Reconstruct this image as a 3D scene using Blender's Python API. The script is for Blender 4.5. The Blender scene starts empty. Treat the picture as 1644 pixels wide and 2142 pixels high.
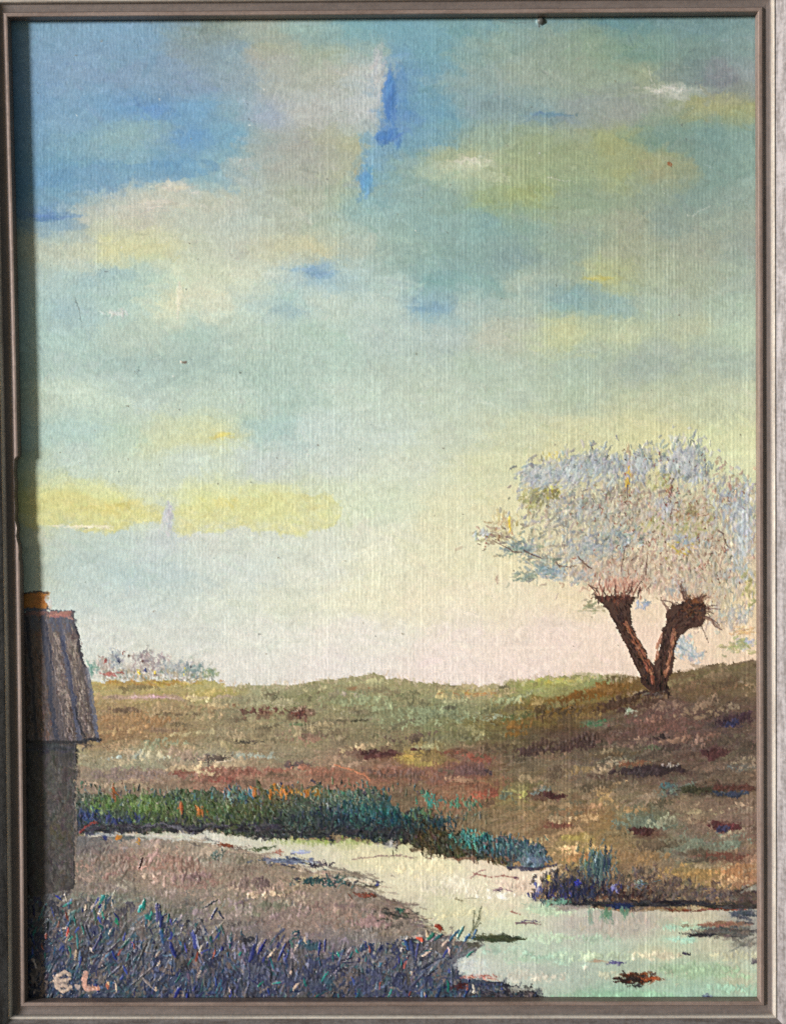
import bpy, math
import numpy as np

# ------------------------------------------------------------------ camera, sky, sun, exposure
scene = bpy.context.scene
COL = scene.collection
CAM_LOC = np.array((0.00721, -0.75873, 1.52049))
CAM_ROT = (math.pi / 2 - 0.02606, 0.00763, 0.0049)
VFOV = math.radians(45.0)
cam_d = bpy.data.cameras.new('camera')
cam = bpy.data.objects.new('camera', cam_d)
COL.objects.link(cam)
cam.location = CAM_LOC
cam.rotation_euler = CAM_ROT
cam_d.sensor_fit = 'VERTICAL'
cam_d.sensor_height = 24.0
cam_d.lens = 12.0 / math.tan(VFOV / 2)
cam_d.clip_start = 0.01
cam_d.clip_end = 500
scene.camera = cam

SUN_AZ = math.radians(32.5)      # how far in front of the wall plane the sun stands
SUN_EL = math.radians(5.5)
sun_dir = np.array((-math.cos(SUN_AZ) * math.cos(SUN_EL), -math.sin(SUN_AZ) * math.cos(SUN_EL), math.sin(SUN_EL)))
world = bpy.data.worlds.new('World')
scene.world = world
world.use_nodes = True
wn = world.node_tree.nodes
sky = wn.new('ShaderNodeTexSky')
sky.sky_type = 'NISHITA'
sky.sun_disc = False
sky.sun_elevation = SUN_EL
sky.sun_rotation = math.atan2(sun_dir[0], sun_dir[1])
wn['Background'].inputs['Strength'].default_value = 0.105
world.node_tree.links.new(sky.outputs[0], wn['Background'].inputs['Color'])
sun_d = bpy.data.lights.new('sun', 'SUN')
sun_d.energy = 5.0
sun_d.angle = math.radians(9.0)
sun_d.color = (1.0, 0.99, 0.98)
sun = bpy.data.objects.new('sun', sun_d)
COL.objects.link(sun)
from mathutils import Vector
sun.rotation_euler = Vector(sun_dir).to_track_quat('Z', 'Y').to_euler()
sun.location = (-3, -2, 3)
scene.view_settings.view_transform = 'Standard'
scene.view_settings.look = 'None'
scene.view_settings.exposure = 0.25
scene.view_settings.gamma = 1.0
scene.view_settings.use_curve_mapping = False
scene.cycles.use_denoising = False

# ------------------------------------------------------------------ photo pixel -> point on a plane y = const
PW, PH = 1644.0, 2142.0
def _rot(a, b, c):
    ca, sa, cb, sb, cc, sc = math.cos(a), math.sin(a), math.cos(b), math.sin(b), math.cos(c), math.sin(c)
    X = np.array([[1, 0, 0], [0, ca, -sa], [0, sa, ca]])
    Y = np.array([[cb, 0, sb], [0, 1, 0], [-sb, 0, cb]])
    Z = np.array([[cc, -sc, 0], [sc, cc, 0], [0, 0, 1]])
    return Z @ Y @ X
RM = _rot(*CAM_ROT)
FPX = PH / 2 / math.tan(VFOV / 2)
def unproject(u, v, ypl):
    u = np.asarray(u, float); v = np.asarray(v, float)
    d = np.stack([(u - PW / 2) / FPX, -(v - PH / 2) / FPX, -np.ones_like(u)], -1) @ RM.T
    k = (ypl - CAM_LOC[1]) / d[..., 1]
    return CAM_LOC + d * k[..., None]

# ------------------------------------------------------------------ object helpers
def put(name, data, parent=None, **props):
    o = bpy.data.objects.new(name, data)
    COL.objects.link(o)
    if parent is not None:
        o.parent = parent
    for k, val in props.items():
        o[k] = val
    return o
def mesh_from(verts, faces, mat, smooth=False):
    me = bpy.data.meshes.new('mesh')
    me.from_pydata([tuple(p) for p in verts], [], faces)
    me.materials.append(mat)
    if smooth:
        me.polygons.foreach_set('use_smooth', np.ones(len(me.polygons), bool))
    me.update()
    return me
def box_mesh(a, b, mat):
    (x0, y0, z0), (x1, y1, z1) = a, b
    v = [(x0, y0, z0), (x1, y0, z0), (x1, y1, z0), (x0, y1, z0), (x0, y0, z1), (x1, y0, z1), (x1, y1, z1), (x0, y1, z1)]
    return mesh_from(v, [(0, 3, 2, 1), (4, 5, 6, 7), (0, 1, 5, 4), (1, 2, 6, 5), (2, 3, 7, 6), (3, 0, 4, 7)], mat)

def new_mat(name):
    m = bpy.data.materials.new(name)
    m.use_nodes = True
    return m, m.node_tree.nodes, m.node_tree.links, m.node_tree.nodes['Principled BSDF']
def paint_material(name, rough, bump):
    m, N, L, P = new_mat(name)
    at = N.new('ShaderNodeAttribute'); at.attribute_name = 'pigment'
    tc = N.new('ShaderNodeTexCoord')
    mp = N.new('ShaderNodeMapping'); mp.inputs['Scale'].default_value = (1, 1, 0.35)
    L.new(tc.outputs['Object'], mp.inputs[0])
    nz = N.new('ShaderNodeTexNoise'); nz.inputs['Scale'].default_value = 900; nz.inputs['Detail'].default_value = 3
    L.new(mp.outputs[0], nz.inputs[0])
    mr = N.new('ShaderNodeMapRange')
    mr.inputs['To Min'].default_value = 0.93; mr.inputs['To Max'].default_value = 1.07
    mr.inputs['From Min'].default_value = 0.25; mr.inputs['From Max'].default_value = 0.75
    L.new(nz.outputs[0], mr.inputs[0])
    vm = N.new('ShaderNodeVectorMath'); vm.operation = 'SCALE'
    L.new(at.outputs['Color'], vm.inputs[0]); L.new(mr.outputs[0], vm.inputs['Scale'])
    L.new(vm.outputs[0], P.inputs['Base Color'])
    P.inputs['Roughness'].default_value = rough
    P.inputs['Specular IOR Level'].default_value = 0.35
    bp = N.new('ShaderNodeBump'); bp.inputs['Strength'].default_value = bump; bp.inputs['Distance'].default_value = 0.0002
    L.new(nz.outputs[0], bp.inputs['Height']); L.new(bp.outputs[0], P.inputs['Normal'])
    return m
def leaf_material(name, base, worn, scale, stretch, metal, rough, mix_lo, mix_hi):
    """worn silver leaf over brown bole; the grain runs along the rail"""
    m, N, L, P = new_mat(name)
    tc = N.new('ShaderNodeTexCoord')
    mp = N.new('ShaderNodeMapping'); mp.inputs['Scale'].default_value = stretch
    L.new(tc.outputs['Object'], mp.inputs[0])
    n1 = N.new('ShaderNodeTexNoise'); n1.inputs['Scale'].default_value = scale; n1.inputs['Detail'].default_value = 6; n1.inputs['Roughness'].default_value = 0.7
    n2 = N.new('ShaderNodeTexNoise'); n2.inputs['Scale'].default_value = 420; n2.inputs['Detail'].default_value = 3
    L.new(mp.outputs[0], n1.inputs[0]); L.new(tc.outputs['Object'], n2.inputs[0])
    ad = N.new('ShaderNodeMath'); ad.operation = 'ADD'
    ml = N.new('ShaderNodeMath'); ml.operation = 'MULTIPLY'; ml.inputs[1].default_value = 0.45
    L.new(n2.outputs[0], ml.inputs[0]); L.new(n1.outputs[0], ad.inputs[0]); L.new(ml.outputs[0], ad.inputs[1])
    mr = N.new('ShaderNodeMapRange'); mr.inputs['From Min'].default_value = mix_lo; mr.inputs['From Max'].default_value = mix_hi
    L.new(ad.outputs[0], mr.inputs[0])
    mx = N.new('ShaderNodeMix'); mx.data_type = 'RGBA'
    mx.inputs['A'].default_value = (*worn, 1); mx.inputs['B'].default_value = (*base, 1)
    L.new(mr.outputs[0], mx.inputs['Factor']); L.new(mx.outputs['Result'], P.inputs['Base Color'])
    mm = N.new('ShaderNodeMath'); mm.operation = 'MULTIPLY'; mm.inputs[1].default_value = metal
    L.new(mr.outputs[0], mm.inputs[0]); L.new(mm.outputs[0], P.inputs['Metallic'])
    P.inputs['Roughness'].default_value = rough
    bp = N.new('ShaderNodeBump'); bp.inputs['Strength'].default_value = 0.35; bp.inputs['Distance'].default_value = 0.0004
    L.new(ad.outputs[0], bp.inputs['Height']); L.new(bp.outputs[0], P.inputs['Normal'])
    return m
def plaster_material(name, rgb, scale):
    m, N, L, P = new_mat(name)
    tc = N.new('ShaderNodeTexCoord')
    nz = N.new('ShaderNodeTexNoise'); nz.inputs['Scale'].default_value = scale; nz.inputs['Detail'].default_value = 8
    L.new(tc.outputs['Object'], nz.inputs[0])
    cr = N.new('ShaderNodeValToRGB')
    cr.color_ramp.elements[0].position = 0.3; cr.color_ramp.elements[1].position = 0.7
    cr.color_ramp.elements[0].color = (*[c * 0.85 for c in rgb], 1); cr.color_ramp.elements[1].color = (*rgb, 1)
    L.new(nz.outputs[0], cr.inputs[0]); L.new(cr.outputs[0], P.inputs['Base Color'])
    P.inputs['Roughness'].default_value = 0.9
    bp = N.new('ShaderNodeBump'); bp.inputs['Strength'].default_value = 0.3; bp.inputs['Distance'].default_value = 0.003
    L.new(nz.outputs[0], bp.inputs['Height']); L.new(bp.outputs[0], P.inputs['Normal'])
    return m

# ------------------------------------------------------------------ the place: a plain wall and floor
WALL_Y = 0.018
wall_m = plaster_material('wall_plaster', (0.62, 0.6, 0.56), 30)
put('wall', box_mesh((-6, WALL_Y, 0), (6, WALL_Y + 0.2, 3.4), wall_m), kind='structure')
put('floor', box_mesh((-60, -60, -0.2), (60, 60, -0.004), plaster_material('floor_stone', (0.3, 0.28, 0.25), 12)), kind='structure')

# ------------------------------------------------------------------ the painting: pigment and relief on a raster, in photo pixels
rng = np.random.default_rng(7)
S = 1.8
U0, V0 = 4.0, 14.0
NX, NY = int((1606 - U0) / S), int((2112 - V0) / S)
GX = U0 + S * np.arange(NX); GY = V0 + S * np.arange(NY)
colr = np.zeros((NY, NX, 3)); hgt = np.zeros((NY, NX)); own = np.zeros((NY, NX), np.int16)

def up(a, ny, nx):
    y = np.linspace(0, a.shape[0] - 1.001, ny); x = np.linspace(0, a.shape[1] - 1.001, nx)
    yi = y.astype(int); xi = x.astype(int); fy = (y - yi)[:, None]; fx = (x - xi)[None]
    fy = fy * fy * (3 - 2 * fy); fx = fx * fx * (3 - 2 * fx)
    if a.ndim == 3:
        fy = fy[..., None]; fx = fx[..., None]
    r0 = a[yi][:, xi] * (1 - fx) + a[yi][:, xi + 1] * fx
    r1 = a[yi + 1][:, xi] * (1 - fx) + a[yi + 1][:, xi + 1] * fx
    return r0 * (1 - fy) + r1 * fy
def vnoise(px, py=None, octs=3):
    py = py or px
    out = np.zeros((NY, NX)); amp = 1.0; tot = 0
    for k in range(octs):
        ny = max(3, int(NY * S / py * 2 ** k) + 2); nx = max(3, int(NX * S / px * 2 ** k) + 2)
        if ny > NY or nx > NX: break
        out += amp * (up(rng.random((ny, nx)), NY, NX) - 0.5); tot += amp; amp *= 0.5
    return out / tot * 2
NA, NB, NC, ND = vnoise(60), vnoise(60), vnoise(16, octs=2), vnoise(16, octs=2)

def rgb(c): return np.array(c, float) / 255.0
def shepard(pts, sx=1.6, eps=22.0, pw=2.0):
    P = np.array([(x, y) for x, y, *_ in pts], float); Cc = np.array([c for *_, c in pts], float) / 255
    gy = np.linspace(GY[0], GY[-1], 150); gx = np.linspace(GX[0], GX[-1], 110)
    out = np.zeros((150, 110, 3))
    for j, y in enumerate(gy):
        d2 = ((gx[:, None] - P[None, :, 0]) / sx) ** 2 + (y - P[None, :, 1]) ** 2
        w = 1 / (d2 + eps * eps) ** pw
        out[j] = (w @ Cc) / w.sum(1)[:, None]
    return up(out, NY, NX)
def rows(d):
    out = []
    for y, r in d.items():
        for it in r: out.append((it[0], y, it[1:]))
    return out
def win(x0, x1, y0, y1):
    i0 = max(0, int((x0 - U0) / S)); i1 = min(NX, int((x1 - U0) / S) + 2)
    j0 = max(0, int((y0 - V0) / S)); j1 = min(NY, int((y1 - V0) / S) + 2)
    return i0, i1, j0, j1
def poly_mask(pts, rough=6.0, fine=3.0):
    """boolean mask of a polygon with a ragged, brushed edge (whole raster)"""
    pts = np.array(pts, float)
    i0, i1, j0, j1 = win(pts[:, 0].min() - 20, pts[:, 0].max() + 20, pts[:, 1].min() - 20, pts[:, 1].max() + 20)
    X = GX[None, i0:i1] + rough * NA[j0:j1, i0:i1] + fine * NC[j0:j1, i0:i1]
    Y = GY[j0:j1, None] + rough * NB[j0:j1, i0:i1] + fine * ND[j0:j1, i0:i1]
    ins = np.zeros(X.shape, bool)
    for k in range(len(pts)):
        (xa, ya), (xb, yb) = pts[k - 1], pts[k]
        if ya == yb: continue
        ins ^= ((ya > Y) != (yb > Y)) & (X < (xb - xa) * (Y - ya) / (yb - ya) + xa)
    m = np.zeros((NY, NX), bool); m[j0:j1, i0:i1] = ins
    return m
def dab(F, x, y, rx, ry, c, op=1.0, soft=0.5, rough=0.35):
    i0, i1, j0, j1 = win(x - rx * 1.6, x + rx * 1.6, y - ry * 1.6, y + ry * 1.6)
    if i1 <= i0 or j1 <= j0: return
    d = np.sqrt(((GX[None, i0:i1] - x) / rx) ** 2 + ((GY[j0:j1, None] - y) / ry) ** 2) + rough * NA[j0:j1, i0:i1] + 0.5 * rough * NC[j0:j1, i0:i1]
    a = np.clip((1 + soft / 2 - d) / soft, 0, 1) * op
    a = a * a * (3 - 2 * a) if op >= 1 else a
    F[j0:j1, i0:i1] += a[..., None] * (rgb(c) - F[j0:j1, i0:i1])

SPK = rng.random((NY, NX))
SPK = sum(np.roll(SPK, d, 0) for d in range(4)) + .6 * np.roll(sum(np.roll(SPK, d, 0) for d in range(3)), 1, 1)
SPK = SPK + .7 * np.roll(SPK, 1, 1) + .5 * up(rng.random((NY // 4, NX // 3)), NY, NX) * 6
SPK = (SPK - SPK.mean()) / SPK.std()
def scum(x, y, rx, ry, c, cov=.8, ang=0.0, o=None, sp=.34, h=.06, lim=None):
    scum1(x, y, rx * .8, ry * .7, c, cov, ang, o, sp, h, lim)
    for _ in range(4):
        t = rng.uniform(-.8, .8); fb = rng.uniform(.92, 1.09); fr = rng.uniform(.98, 1.02)
        scum1(x + t * rx * math.cos(math.radians(ang)), y + t * rx * math.sin(math.radians(ang)) + rng.normal(0, .45) * ry, rx * rng.uniform(.25, .6), ry * rng.uniform(.3, .7), (c[0] * fb * fr, c[1] * fb, c[2] * fb / fr), cov * rng.uniform(.7, 1.05), ang + rng.normal(0, 8), o, sp, h, lim)
def scum1(x, y, rx, ry, c, cov=.8, ang=0.0, o=None, sp=.34, h=.06, lim=None):
    """dry-brushed patch: solid in the middle, breaking into specks on the canvas tooth towards its rim"""
    r = max(rx, ry) * 1.7
    i0, i1, j0, j1 = win(x - r, x + r, y - r, y + r)
    if i1 <= i0 or j1 <= j0: return
    a = math.radians(ang); X = GX[None, i0:i1] - x; Y = GY[j0:j1, None] - y
    d = np.hypot((X * math.cos(a) + Y * math.sin(a)) / rx, (Y * math.cos(a) - X * math.sin(a)) / ry)
    d = d + .7 * NA[j0:j1, i0:i1] + .8 * NC[j0:j1, i0:i1]
    al = np.clip((cov * (1.25 - d) + sp * SPK[j0:j1, i0:i1] - .12) * 3.2, 0, 1) * .85
    al[d > 1.6] = 0
    if lim is not None: al = al * lim[j0:j1, i0:i1]
    cc = rgb(c) * (1 + .06 * SPK[j0:j1, i0:i1] + .12 * ND[j0:j1, i0:i1])[..., None]
    w = colr[j0:j1, i0:i1]; w += al[..., None] * (cc - w)
    hgt[j0:j1, i0:i1] += al * h
    if o is not None: own[j0:j1, i0:i1][al > .5] = o
BR = np.convolve(rng.random(1100), np.ones(3) / 3, 'same')[:1024]
TILE = rng.random((700, 700))
TILE = (TILE + np.roll(TILE, 1, 0) + np.roll(TILE, 1, 1) + np.roll(np.roll(TILE, 1, 0), 1, 1)) / 4
def stroke(x, y, L, W, a, c, op=0.8, h=0.05, o=None, cv=0.0, k=3, br=0.4, sharp=3.0):
    hl, hw = L / 2, W / 2
    ca, sa = math.cos(a), math.sin(a)
    ex = abs(ca) * hl + abs(sa) * hw * (1 + abs(cv)) + 1; ey = abs(sa) * hl + abs(ca) * hw * (1 + abs(cv)) + 1
    i0, i1, j0, j1 = win(x - ex, x + ex, y - ey, y + ey)
    if i1 <= i0 or j1 <= j0: return
    X = GX[None, i0:i1] - x; Y = GY[j0:j1, None] - y
    t = (X * ca + Y * sa) / hl; s = (Y * ca - X * sa) / hw
    if cv: s = s + cv * (t * t - 0.33)
    off = int(rng.integers(0, 1024))
    bt = BR[((s * 7 + t * 1.5).astype(int) + off) & 1023]
    oy, ox = int(rng.integers(0, 500)), int(rng.integers(0, 500))
    tl = TILE[oy:oy + j1 - j0, ox:ox + i1 - i0]
    wt = (1 - np.abs(t) ** (k + int(rng.integers(0, 3)))) * (1 + rng.uniform(-.35, .35) * t) + 1.1 * (tl - 0.5)
    al = np.clip((wt - np.abs(s)) * sharp, 0, 1) * op
    al = al * np.clip(1 - br + br * 2 * (0.5 * bt + 0.5 * tl), 0, 1)
    cc = np.asarray(c) + ((bt - 0.5) * 0.07)[..., None]
    w = colr[j0:j1, i0:i1]; w += al[..., None] * (cc - w)
    if h:
        prof = h * (np.clip(1 - s * s, 0, 1) ** 0.5 * 0.6 + 0.6 * bt)
        g = hgt[j0:j1, i0:i1]; g += al * (np.maximum(prof, g * 0.55 + prof * 0.6) - g)
    if o is not None:
        q = own[j0:j1, i0:i1]; q[al > 0.4 * op] = o
def line(pts, w0, w1, c, op=0.9, h=0.12, o=None, wob=1.0):
    pts = np.array(pts, float)
    if wob: pts = pts + rng.normal(0, wob, pts.shape)
    n = len(pts) - 1
    for k in range(n):
        (xa, ya), (xb, yb) = pts[k], pts[k + 1]
        wa = w0 + (w1 - w0) * k / n; wb = w0 + (w1 - w0) * (k + 1) / n
        r = max(wa, wb) + 2
        i0, i1, j0, j1 = win(min(xa, xb) - r, max(xa, xb) + r, min(ya, yb) - r, max(ya, yb) + r)
        if i1 <= i0 or j1 <= j0: continue
        X = GX[None, i0:i1] - xa; Y = GY[j0:j1, None] - ya
        dx, dy = xb - xa, yb - ya; q = dx * dx + dy * dy + 1e-6
        t = np.clip((X * dx + Y * dy) / q, 0, 1)
        d = np.hypot(X - t * dx, Y - t * dy); w = (wa + (wb - wa) * t) / 2
        al = np.clip(w - d + 0.9, 0, 1) * op
        tl = TILE[:j1 - j0, :i1 - i0]
        al = al * np.clip(0.55 + 0.9 * tl, 0, 1)
        v = colr[j0:j1, i0:i1]; v += al[..., None] * (rgb(c) - v)
        hgt[j0:j1, i0:i1] += al * (h - hgt[j0:j1, i0:i1]) * 0.8
        if o is not None: own[j0:j1, i0:i1][al > 0.4] = o
def cl(c, j=8): return np.clip(rgb(c) + rng.normal(0, j / 255 * 0.3, 3) + rng.normal(0, j / 255), 0, 1)
def tuft(n, cx, cy, rx, ry, pal, L, W, ang, spr, op=0.85, h=0.2, o=None, cv=0.6, mask=None, jit=10, gauss=True):
    """n brush dabs over an ellipse; pal = colours"""
    for _ in range(n):
        if gauss: x, y = cx + rng.normal(0, 0.5) * rx, cy + rng.normal(0, 0.5) * ry
        else: x, y = cx + rng.uniform(-1, 1) * rx, cy + rng.uniform(-1, 1) * ry
        if mask is not None:
            i, j = int((x - U0) / S), int((y - V0) / S)
            if not (0 <= i < NX and 0 <= j < NY) or not mask[j, i]: continue
        stroke(x, y, rng.uniform(*L), rng.uniform(*W), math.radians(rng.normal(ang, spr)), cl(pal[int(rng.integers(len(pal)))], jit),
               op * rng.uniform(0.75, 1), h * rng.uniform(0.4, 1.2), o, rng.normal(0, cv), 2)
def brush_field(F, mask, n, L, W, ang, spr, jx, jy, op, h, o=None, jit=5, box=None):
    ys, xs = np.nonzero(mask)
    pick = rng.integers(0, len(ys), n)
    for k in pick:
        j, i = ys[k], xs[k]
        jj = min(NY - 1, max(0, j + int(rng.normal(0, jy / S)))); ii = min(NX - 1, max(0, i + int(rng.normal(0, jx / S))))
        if not mask[jj, ii]: jj, ii = j, i
        c = F[jj, ii] + rng.normal(0, jit / 255)
        stroke(GX[i], GY[j], rng.uniform(*L), rng.uniform(*W), math.radians(rng.normal(ang, spr)), c + rng.normal(0, jit / 900, 3), op * rng.uniform(0.6, 1), h * rng.uniform(0.3, 1.2), o, rng.normal(0, 0.3))

IDS = {}
def oid(name):
    return IDS.setdefault(name, len(IDS) + 1)

# ---- sky
SKY = rows({
 50: [(60,105,148,182),(130,112,155,188),(220,115,158,195),(320,112,155,188),(400,125,150,165),(455,122,140,138),(550,152,166,160),(650,140,170,170),(750,112,163,180),(850,110,160,182),(1000,116,158,168),(1150,118,150,160),(1300,98,138,152),(1450,112,142,150),(1570,118,146,152)],
 105: [(60,108,148,185),(150,115,152,188),(300,112,152,188),(420,125,148,165),(500,125,155,175),(580,160,165,150),(680,150,165,150),(780,148,170,165),(830,100,150,185),(900,112,158,178),(1020,140,160,152),(1150,138,155,145),(1250,135,155,135),(1350,120,148,140),(1450,118,140,140),(1570,125,148,150)],
 160: [(60,108,148,188),(150,118,152,188),(300,115,148,182),(400,122,148,180),(500,132,155,172),(580,162,168,165),(680,168,174,165),(770,182,188,190),(840,100,150,190),(900,110,156,182),(1000,142,162,162),(1100,152,164,155),(1200,145,158,142),(1350,155,163,138),(1440,118,135,140),(1500,128,130,140),(1570,142,152,158)],
 225: [(60,98,145,188),(150,112,155,192),(250,100,150,196),(310,96,145,198),(400,102,152,195),(480,128,166,185),(560,150,165,190),(640,178,182,182),(760,184,188,192),(840,94,145,190),(920,108,156,182),(1000,135,160,170),(1100,132,155,162),(1200,145,155,158),(1300,150,154,152),(1450,152,156,122),(1560,152,156,115)],
 290: [(60,98,145,185),(150,112,158,185),(250,130,168,180),(320,128,162,175),(380,98,150,196),(470,108,160,192),(550,148,164,165),(620,158,160,155),(720,172,172,140),(770,135,168,190),(830,98,148,188),(890,115,156,175),(980,148,166,150),(1100,150,162,132),(1200,152,162,130),(1280,158,163,118),(1380,118,146,140),(1480,120,150,150),(1565,128,156,152)],
 350: [(60,92,142,182),(160,102,152,185),(260,118,162,185),(340,98,150,192),(440,118,165,188),(540,158,172,172),(640,160,165,160),(730,172,172,142),(785,112,160,188),(880,138,165,162),(980,182,190,162),(1080,158,168,132),(1200,150,163,132),(1300,158,163,118),(1380,158,155,122),(1460,122,148,145),(1565,130,155,150)],
 410: [(60,85,138,180),(160,95,148,185),(250,165,180,180),(340,186,190,175),(440,180,186,172),(560,166,178,172),(650,164,174,160),(730,158,176,158),(800,125,168,180),(900,140,168,168),(1020,150,168,130),(1120,152,166,122),(1220,142,160,138),(1350,142,156,140),(1460,130,152,148),(1565,140,158,152)],
 460: [(60,110,150,178),(130,105,148,185),(200,178,185,176),(300,188,188,176),(400,182,192,182),(500,172,186,182),(600,174,184,172),(700,160,180,170),(800,142,174,174),(900,140,170,170),(1000,130,164,168),(1100,136,164,156),(1200,154,166,146),(1300,158,162,142),(1400,142,156,150),(1560,150,160,150)],
 520: [(60,178,188,172),(150,186,194,175),(250,200,202,160),(330,200,202,158),(420,186,196,178),(520,182,190,180),(600,190,192,164),(680,196,192,158),(760,166,182,172),(850,142,172,166),(950,136,164,164),(1050,132,156,158),(1150,146,165,154),(1300,162,166,144),(1450,160,165,150),(1565,146,156,150)],
 580: [(60,165,182,178),(130,166,186,186),(210,156,184,190),(300,166,190,184),(390,200,206,184),(500,204,208,184),(600,192,200,190),(668,128,166,196),(740,168,188,188),(820,172,190,186),(900,122,160,164),(1000,132,164,164),(1100,160,172,160),(1260,172,174,130),(1400,160,166,146),(1565,152,166,156)],
 640: [(60,158,182,182),(150,152,180,185),(250,170,192,186),(360,206,208,180),(460,208,208,186),(540,186,198,190),(600,160,186,188),(680,190,200,190),(800,182,196,190),(900,130,162,184),(980,165,180,176),(1080,162,176,170),(1190,128,160,166),(1280,140,165,166),(1400,165,174,160),(1565,165,180,166)],
 700: [(60,162,186,182),(150,166,190,186),(300,172,186,176),(400,166,186,180),(520,176,190,180),(650,170,190,180),(800,176,190,186),(920,172,184,182),(1050,182,182,168),(1170,192,193,148),(1280,182,186,152),(1450,178,182,154),(1565,172,186,166)],
 760: [(60,160,180,175),(150,166,186,182),(280,160,180,178),(400,160,180,175),(550,166,186,178),(700,172,190,182),(850,176,190,182),(1000,172,186,172),(1200,165,180,166),(1350,160,170,160),(1500,160,172,160),(1565,165,178,165)],
 830: [(60,178,190,175),(150,192,206,192),(300,182,196,190),(450,182,196,186),(600,170,190,182),(750,190,202,192),(900,186,196,182),(1050,178,190,174),(1200,175,186,166),(1350,182,186,158),(1500,186,190,162),(1565,190,194,165)],
 910: [(60,165,188,182),(150,168,192,190),(250,178,196,180),(340,198,203,170),(450,202,204,162),(560,166,190,190),(650,190,202,192),(800,192,202,188),(950,190,196,176),(1080,196,198,166),(1180,202,198,156),(1350,208,202,152),(1500,206,206,160),(1570,206,206,162)],
 970: [(60,172,185,165),(150,182,196,190),(250,192,202,186),(400,196,206,196),(550,190,198,196),(700,196,202,188),(850,202,206,186),(1000,208,206,168),(1120,212,204,158),(1250,212,205,160),(1400,210,205,160),(1560,206,206,166)],
 1060: [(60,198,192,125),(150,214,210,135),(250,214,210,135),(350,198,203,195),(430,214,214,148),(550,214,214,152),(680,206,210,172),(800,206,212,182),(950,216,211,176),(1080,218,208,166),(1250,214,204,168),(1400,208,198,165),(1560,205,200,165)],
 1125: [(60,186,192,165),(150,184,198,188),(260,184,200,194),(360,192,200,200),(460,198,204,196),(560,204,210,198),(680,208,212,190),(800,214,214,186),(950,218,213,176),(1080,220,210,168),(1300,214,202,168),(1560,205,198,165)],
 1190: [(60,180,190,170),(150,180,196,190),(250,176,196,194),(350,182,198,196),(500,202,210,202),(650,214,216,194),(800,220,217,184),(950,222,216,180),(1100,224,212,170),(1300,218,200,168),(1500,214,198,165)],
 1260: [(60,182,190,172),(150,194,204,200),(300,194,205,200),(450,206,211,198),(600,212,213,194),(750,223,220,188),(900,226,216,186),(1050,227,214,182),(1200,229,212,174),(1370,230,208,176),(1550,222,204,160)],
 1330: [(60,196,200,190),(180,205,208,200),(350,206,208,200),(550,213,213,202),(750,223,216,198),(950,229,213,196),(1150,232,213,192),(1270,234,213,188),(1370,232,206,178),(1450,230,206,170),(1570,225,205,165)],
 1400: [(60,205,205,195),(300,212,208,198),(500,216,212,204),(700,222,213,200),(900,228,211,196),(1100,231,210,192),(1280,230,208,184),(1450,228,204,172),(1570,225,200,165)],
})
def sky_shift(x, y, c):
    if y >= 1100: d = (4, 8, 6) if x < 1150 else (2, 3, 2)
    elif y >= 560: d = (3, 10, 5)
    elif x > 860: d = (-2, 3, -2)
    else: d = (5, 6, 0)
    c = [a + b for a, b in zip(c, d)]
    if y > 880 and x > 600: c[2] += 3 if x > 820 and y < 1300 else 7
    m = sum(c) / 3
    return (x, y, tuple(min(238, m + .95 * (a - m)) for a in c))
SKY = [sky_shift(*p) for p in SKY]
F = shepard(SKY)
for a in [  # shapes with an edge in the sky
 (310,225,36,12,(88,138,202),.7), (380,290,36,24,(94,146,198),.6), (100,455,55,11,(92,138,190),.9), (250,390,110,14,(98,150,188),.6),
 (800,150,30,35,(150,172,180),.4), (370,393,45,9,(212,210,196),.9), (330,420,120,14,(192,190,178),.5), (260,447,90,8,(160,175,190),.4),
 (1140,239,55,7,(105,142,168),.85), (1010,50,40,10,(95,135,155),.7), (1410,185,55,9,(205,208,198),.9), (1380,196,28,9,(212,210,200),.9), (1490,215,80,16,(170,165,108),.7),
 (1485,140,40,22,(132,128,142),.7), (985,335,40,14,(206,208,186),.95), (955,318,50,12,(184,182,128),.7), (1150,330,170,34,(152,164,122),.45),(1300,305,60,16,(166,164,106),.6), (1090,400,60,13,(160,168,106),.8),
 (1330,325,55,12,(168,162,104),.6), (1105,98,70,10,(118,148,150),.5), (450,68,60,18,(125,140,135),.6), (540,118,20,10,(196,184,158),.6), (700,85,90,14,(112,158,175),.5),
 (668,573,34,11,(112,158,200),.9), (900,645,45,14,(112,156,188),.8), (1190,612,75,17,(126,158,168),.75), (1262,583,38,6,(184,182,112),.6), (1175,668,60,12,(200,196,140),.6),
 (220,515,60,16,(204,204,148),.5), (330,520,70,13,(206,204,150),.5), (245,570,70,10,(146,178,194),.6), (170,665,60,22,(150,176,190),.6), (375,615,12,40,(212,214,176),.7), (430,625,60,14,(210,208,182),.6), (600,655,55,14,(146,180,196),.6),
 (470,915,40,10,(208,204,142),.7), (400,925,80,14,(202,204,148),.6), (1400,765,130,20,(152,168,162),.5), (1350,870,100,24,(200,196,158),.4), (200,1190,90,60,(176,198,198),.4),
 (1180,480,60,20,(128,155,158),.4), (880,555,70,22,(118,156,160),.5), (1050,540,70,18,(122,152,158),.4), (1430,430,30,30,(130,150,142),.4), (790,1240,90,40,(226,220,178),.4), (1370,960,60,30,(216,206,158),.5),
]: dab(F, *a[:5], a[5] * .5, soft=1.1)
JJ, II = np.mgrid[0:NY, 0:NX]
def warp(A, dx, dy):
    return A[np.clip(JJ + (dy / S).astype(int), 0, NY - 1), np.clip(II + (dx / S).astype(int), 0, NX - 1)]
WX, WY = vnoise(150, 90, 4), vnoise(150, 90, 4)
F = warp(F, 55 * WX + 10 * NC, 26 * WY + 5 * ND)
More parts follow.
